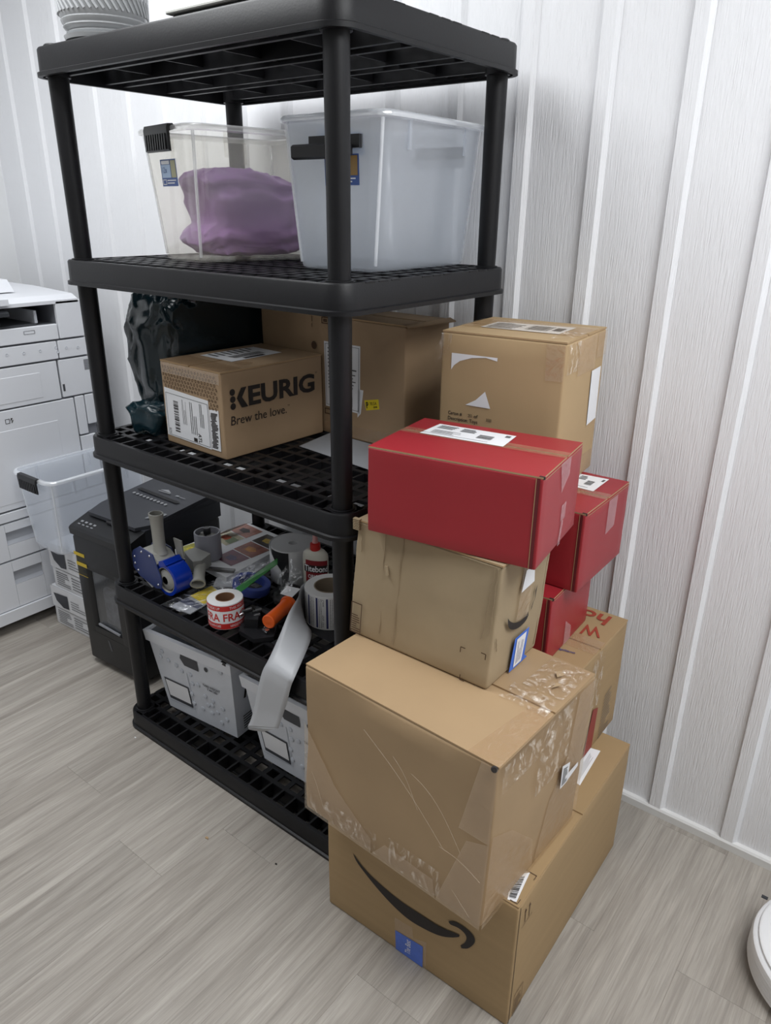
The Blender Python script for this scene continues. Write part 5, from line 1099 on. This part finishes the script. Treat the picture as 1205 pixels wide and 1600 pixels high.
mb = MB(); mb.prism([(XP - .14, Y0, 1.222), (XP - .18, Y0, 1.262), (XP - .56, Y0, 1.268), (XP - .58, Y0, 1.222)], (0, .30 - Y0, 0)); build('document_feeder', mb, cw, t)
mb = MB(); mb.box(XP - .35, XP - .02, Y0, .30, 1.116, 1.122); build('output_tray', mb, cdark, t)
mb = MB(); mb.prism([(XP - .02, -.2, 1.172), (XP + .02, -.2, 1.165), (XP + .02, .19, 1.172), (XP - .02, .19, 1.186)], (0, 0, -.012)); build('dark_flap', mb, cdk, t)
mb = MB(); mb.prism([(XP + .0, -.2, 1.198), (XP + .02, -.2, 1.196), (XP + .02, .195, 1.196), (XP, .2, 1.198)], (0, 0, .02)); build('control_arm', mb, cw, t)
mb = MB(); mb.box(XP - .30, XP - .03, .30, .31, 1.122, 1.165); build('paper_stop', mb, cg, t)
mb = MB(); mb.box(XP - .001, XP + .001, .350, .358, .872, .898); build('door_catch', mb, cdark, t)
pr = Print(lambda u_, v_, l_: Vector((XP + .0005 + l_, u_, v_)))
for i in range(8): pr.rect(.446, .938 + i * .005, .467, .9405 + i * .005, .0004)
pr.done('vent', cdark, t)
for (a, b) in ((.10, 1.035), (.165, 1.032), (.225, 1.030), (.285, 1.030), (.345, 1.034), (.35, 1.018), (.385, 1.028), (.43, 1.024)): mb = MB(); mb.lathe([(.0055, 0), (.0055, .0012), (.0035, .0012), (.003, .0004)], (XP + .002, a, b), 12, (1, 0, 0)); build('screw_cap', mb, cg, t)
pr = Print(lambda u_, v_, l_: Vector((XP + .0006 + l_, u_, v_))); pr.frame(.118, .795, .134, .812, .002, .002, .0004); pr.poly([(.136, .80), (.146, .812), (.139, .813)], .0004); pr.poly([(.142, .795), (.147, .805), (.144, .806), (.139, .797)], .0004); pr.done('tray_icon', ink, t)
pr = Print(lambda u_, v_, l_: Vector((XP + .0045 + l_, u_, v_))); pr.frame(.236, 1.092, .276, 1.104, .0015, .0012, .0004); pr.done('badge', cdark, t)

# ---------------------------------------------------------------- robot vacuum
rc = (1.040, .375, 0.0); rr = .178
t = thing('robot_vacuum', 'white round robot vacuum on the floor by the wall', 'robot vacuum', rc)
rw = mat('robot white', (228, 229, 231), .35)
mb = MB(); mb.lathe([(rr - .03, .012), (rr - .008, .014), (rr, .022), (rr, .070), (rr - .002, .078), (rr - .008, .082), (.10, .083), (.0, .083)], rc, 80); build('body', mb, rw, t, 40)
mb = MB(); mb.lathe([(rr - .032, .082), (rr - .012, .0845), (rr - .012, .0885), (rr - .016, .091), (.06, .092), (.0, .092)], rc, 80); build('top_cover', mb, mat('robot cover', (236, 237, 239), .25), t, 40)
for i in range(5): mb = MB(); mb.lathe([(rr + .0002, .026 + i * .009), (rr + .0012, .028 + i * .009), (rr + .0002, .030 + i * .009)], rc, 80, cap=False); build('bumper_ridge', mb, rw, t, 60)
mb = MB(); mb.lathe([(.045, .091), (.045, .104), (.040, .107), (.0, .107)], (1.09, .40, 0), 32); build('sensor_turret', mb, rw, t, 40)
mb = MB(); mb.box(rc[0] - rr - .001, rc[0] - rr + .012, rc[1] + .06, rc[1] + .068, .083, .0852); build('cover_gap', mb, cdk, t)
for (a, b) in ((-.11, 0), (.11, 0), (0, .12), (0, -.12)): mb = MB(); mb.cyl((rc[0] + a, rc[1] + b - .008, .0165), (rc[0] + a, rc[1] + b + .008, .0165), .016, .016, 16); build('wheel', mb, blk_matte, t, 40)

# ---------------------------------------------------------------- scraps on the floor
for (a, b, s_, lab) in ((-.32, -.19, .006, 'tiny beige scrap on the floor in front of the shelving'), (-.80, -.072, .004, 'tiny white scrap on the floor by the shelving corner'), (-.12, -.135, .004, 'tiny dark crumb on the floor before the large tan carton')):
    mb = MB(); mb.prism([(a, b, .0003), (a + s_ * 1.5, b + s_ * .3, .0003), (a + s_, b + s_, .0003), (a - s_ * .3, b + s_ * .8, .0003)], (.0005, 0, s_ * .5))
    tag(build('floor_scrap', mb, {'t': kraftE}.get('x', label_w if 'white' in lab else (kraftE if 'beige' in lab else ink))), lab, 'scrap', 'scraps on the floor')
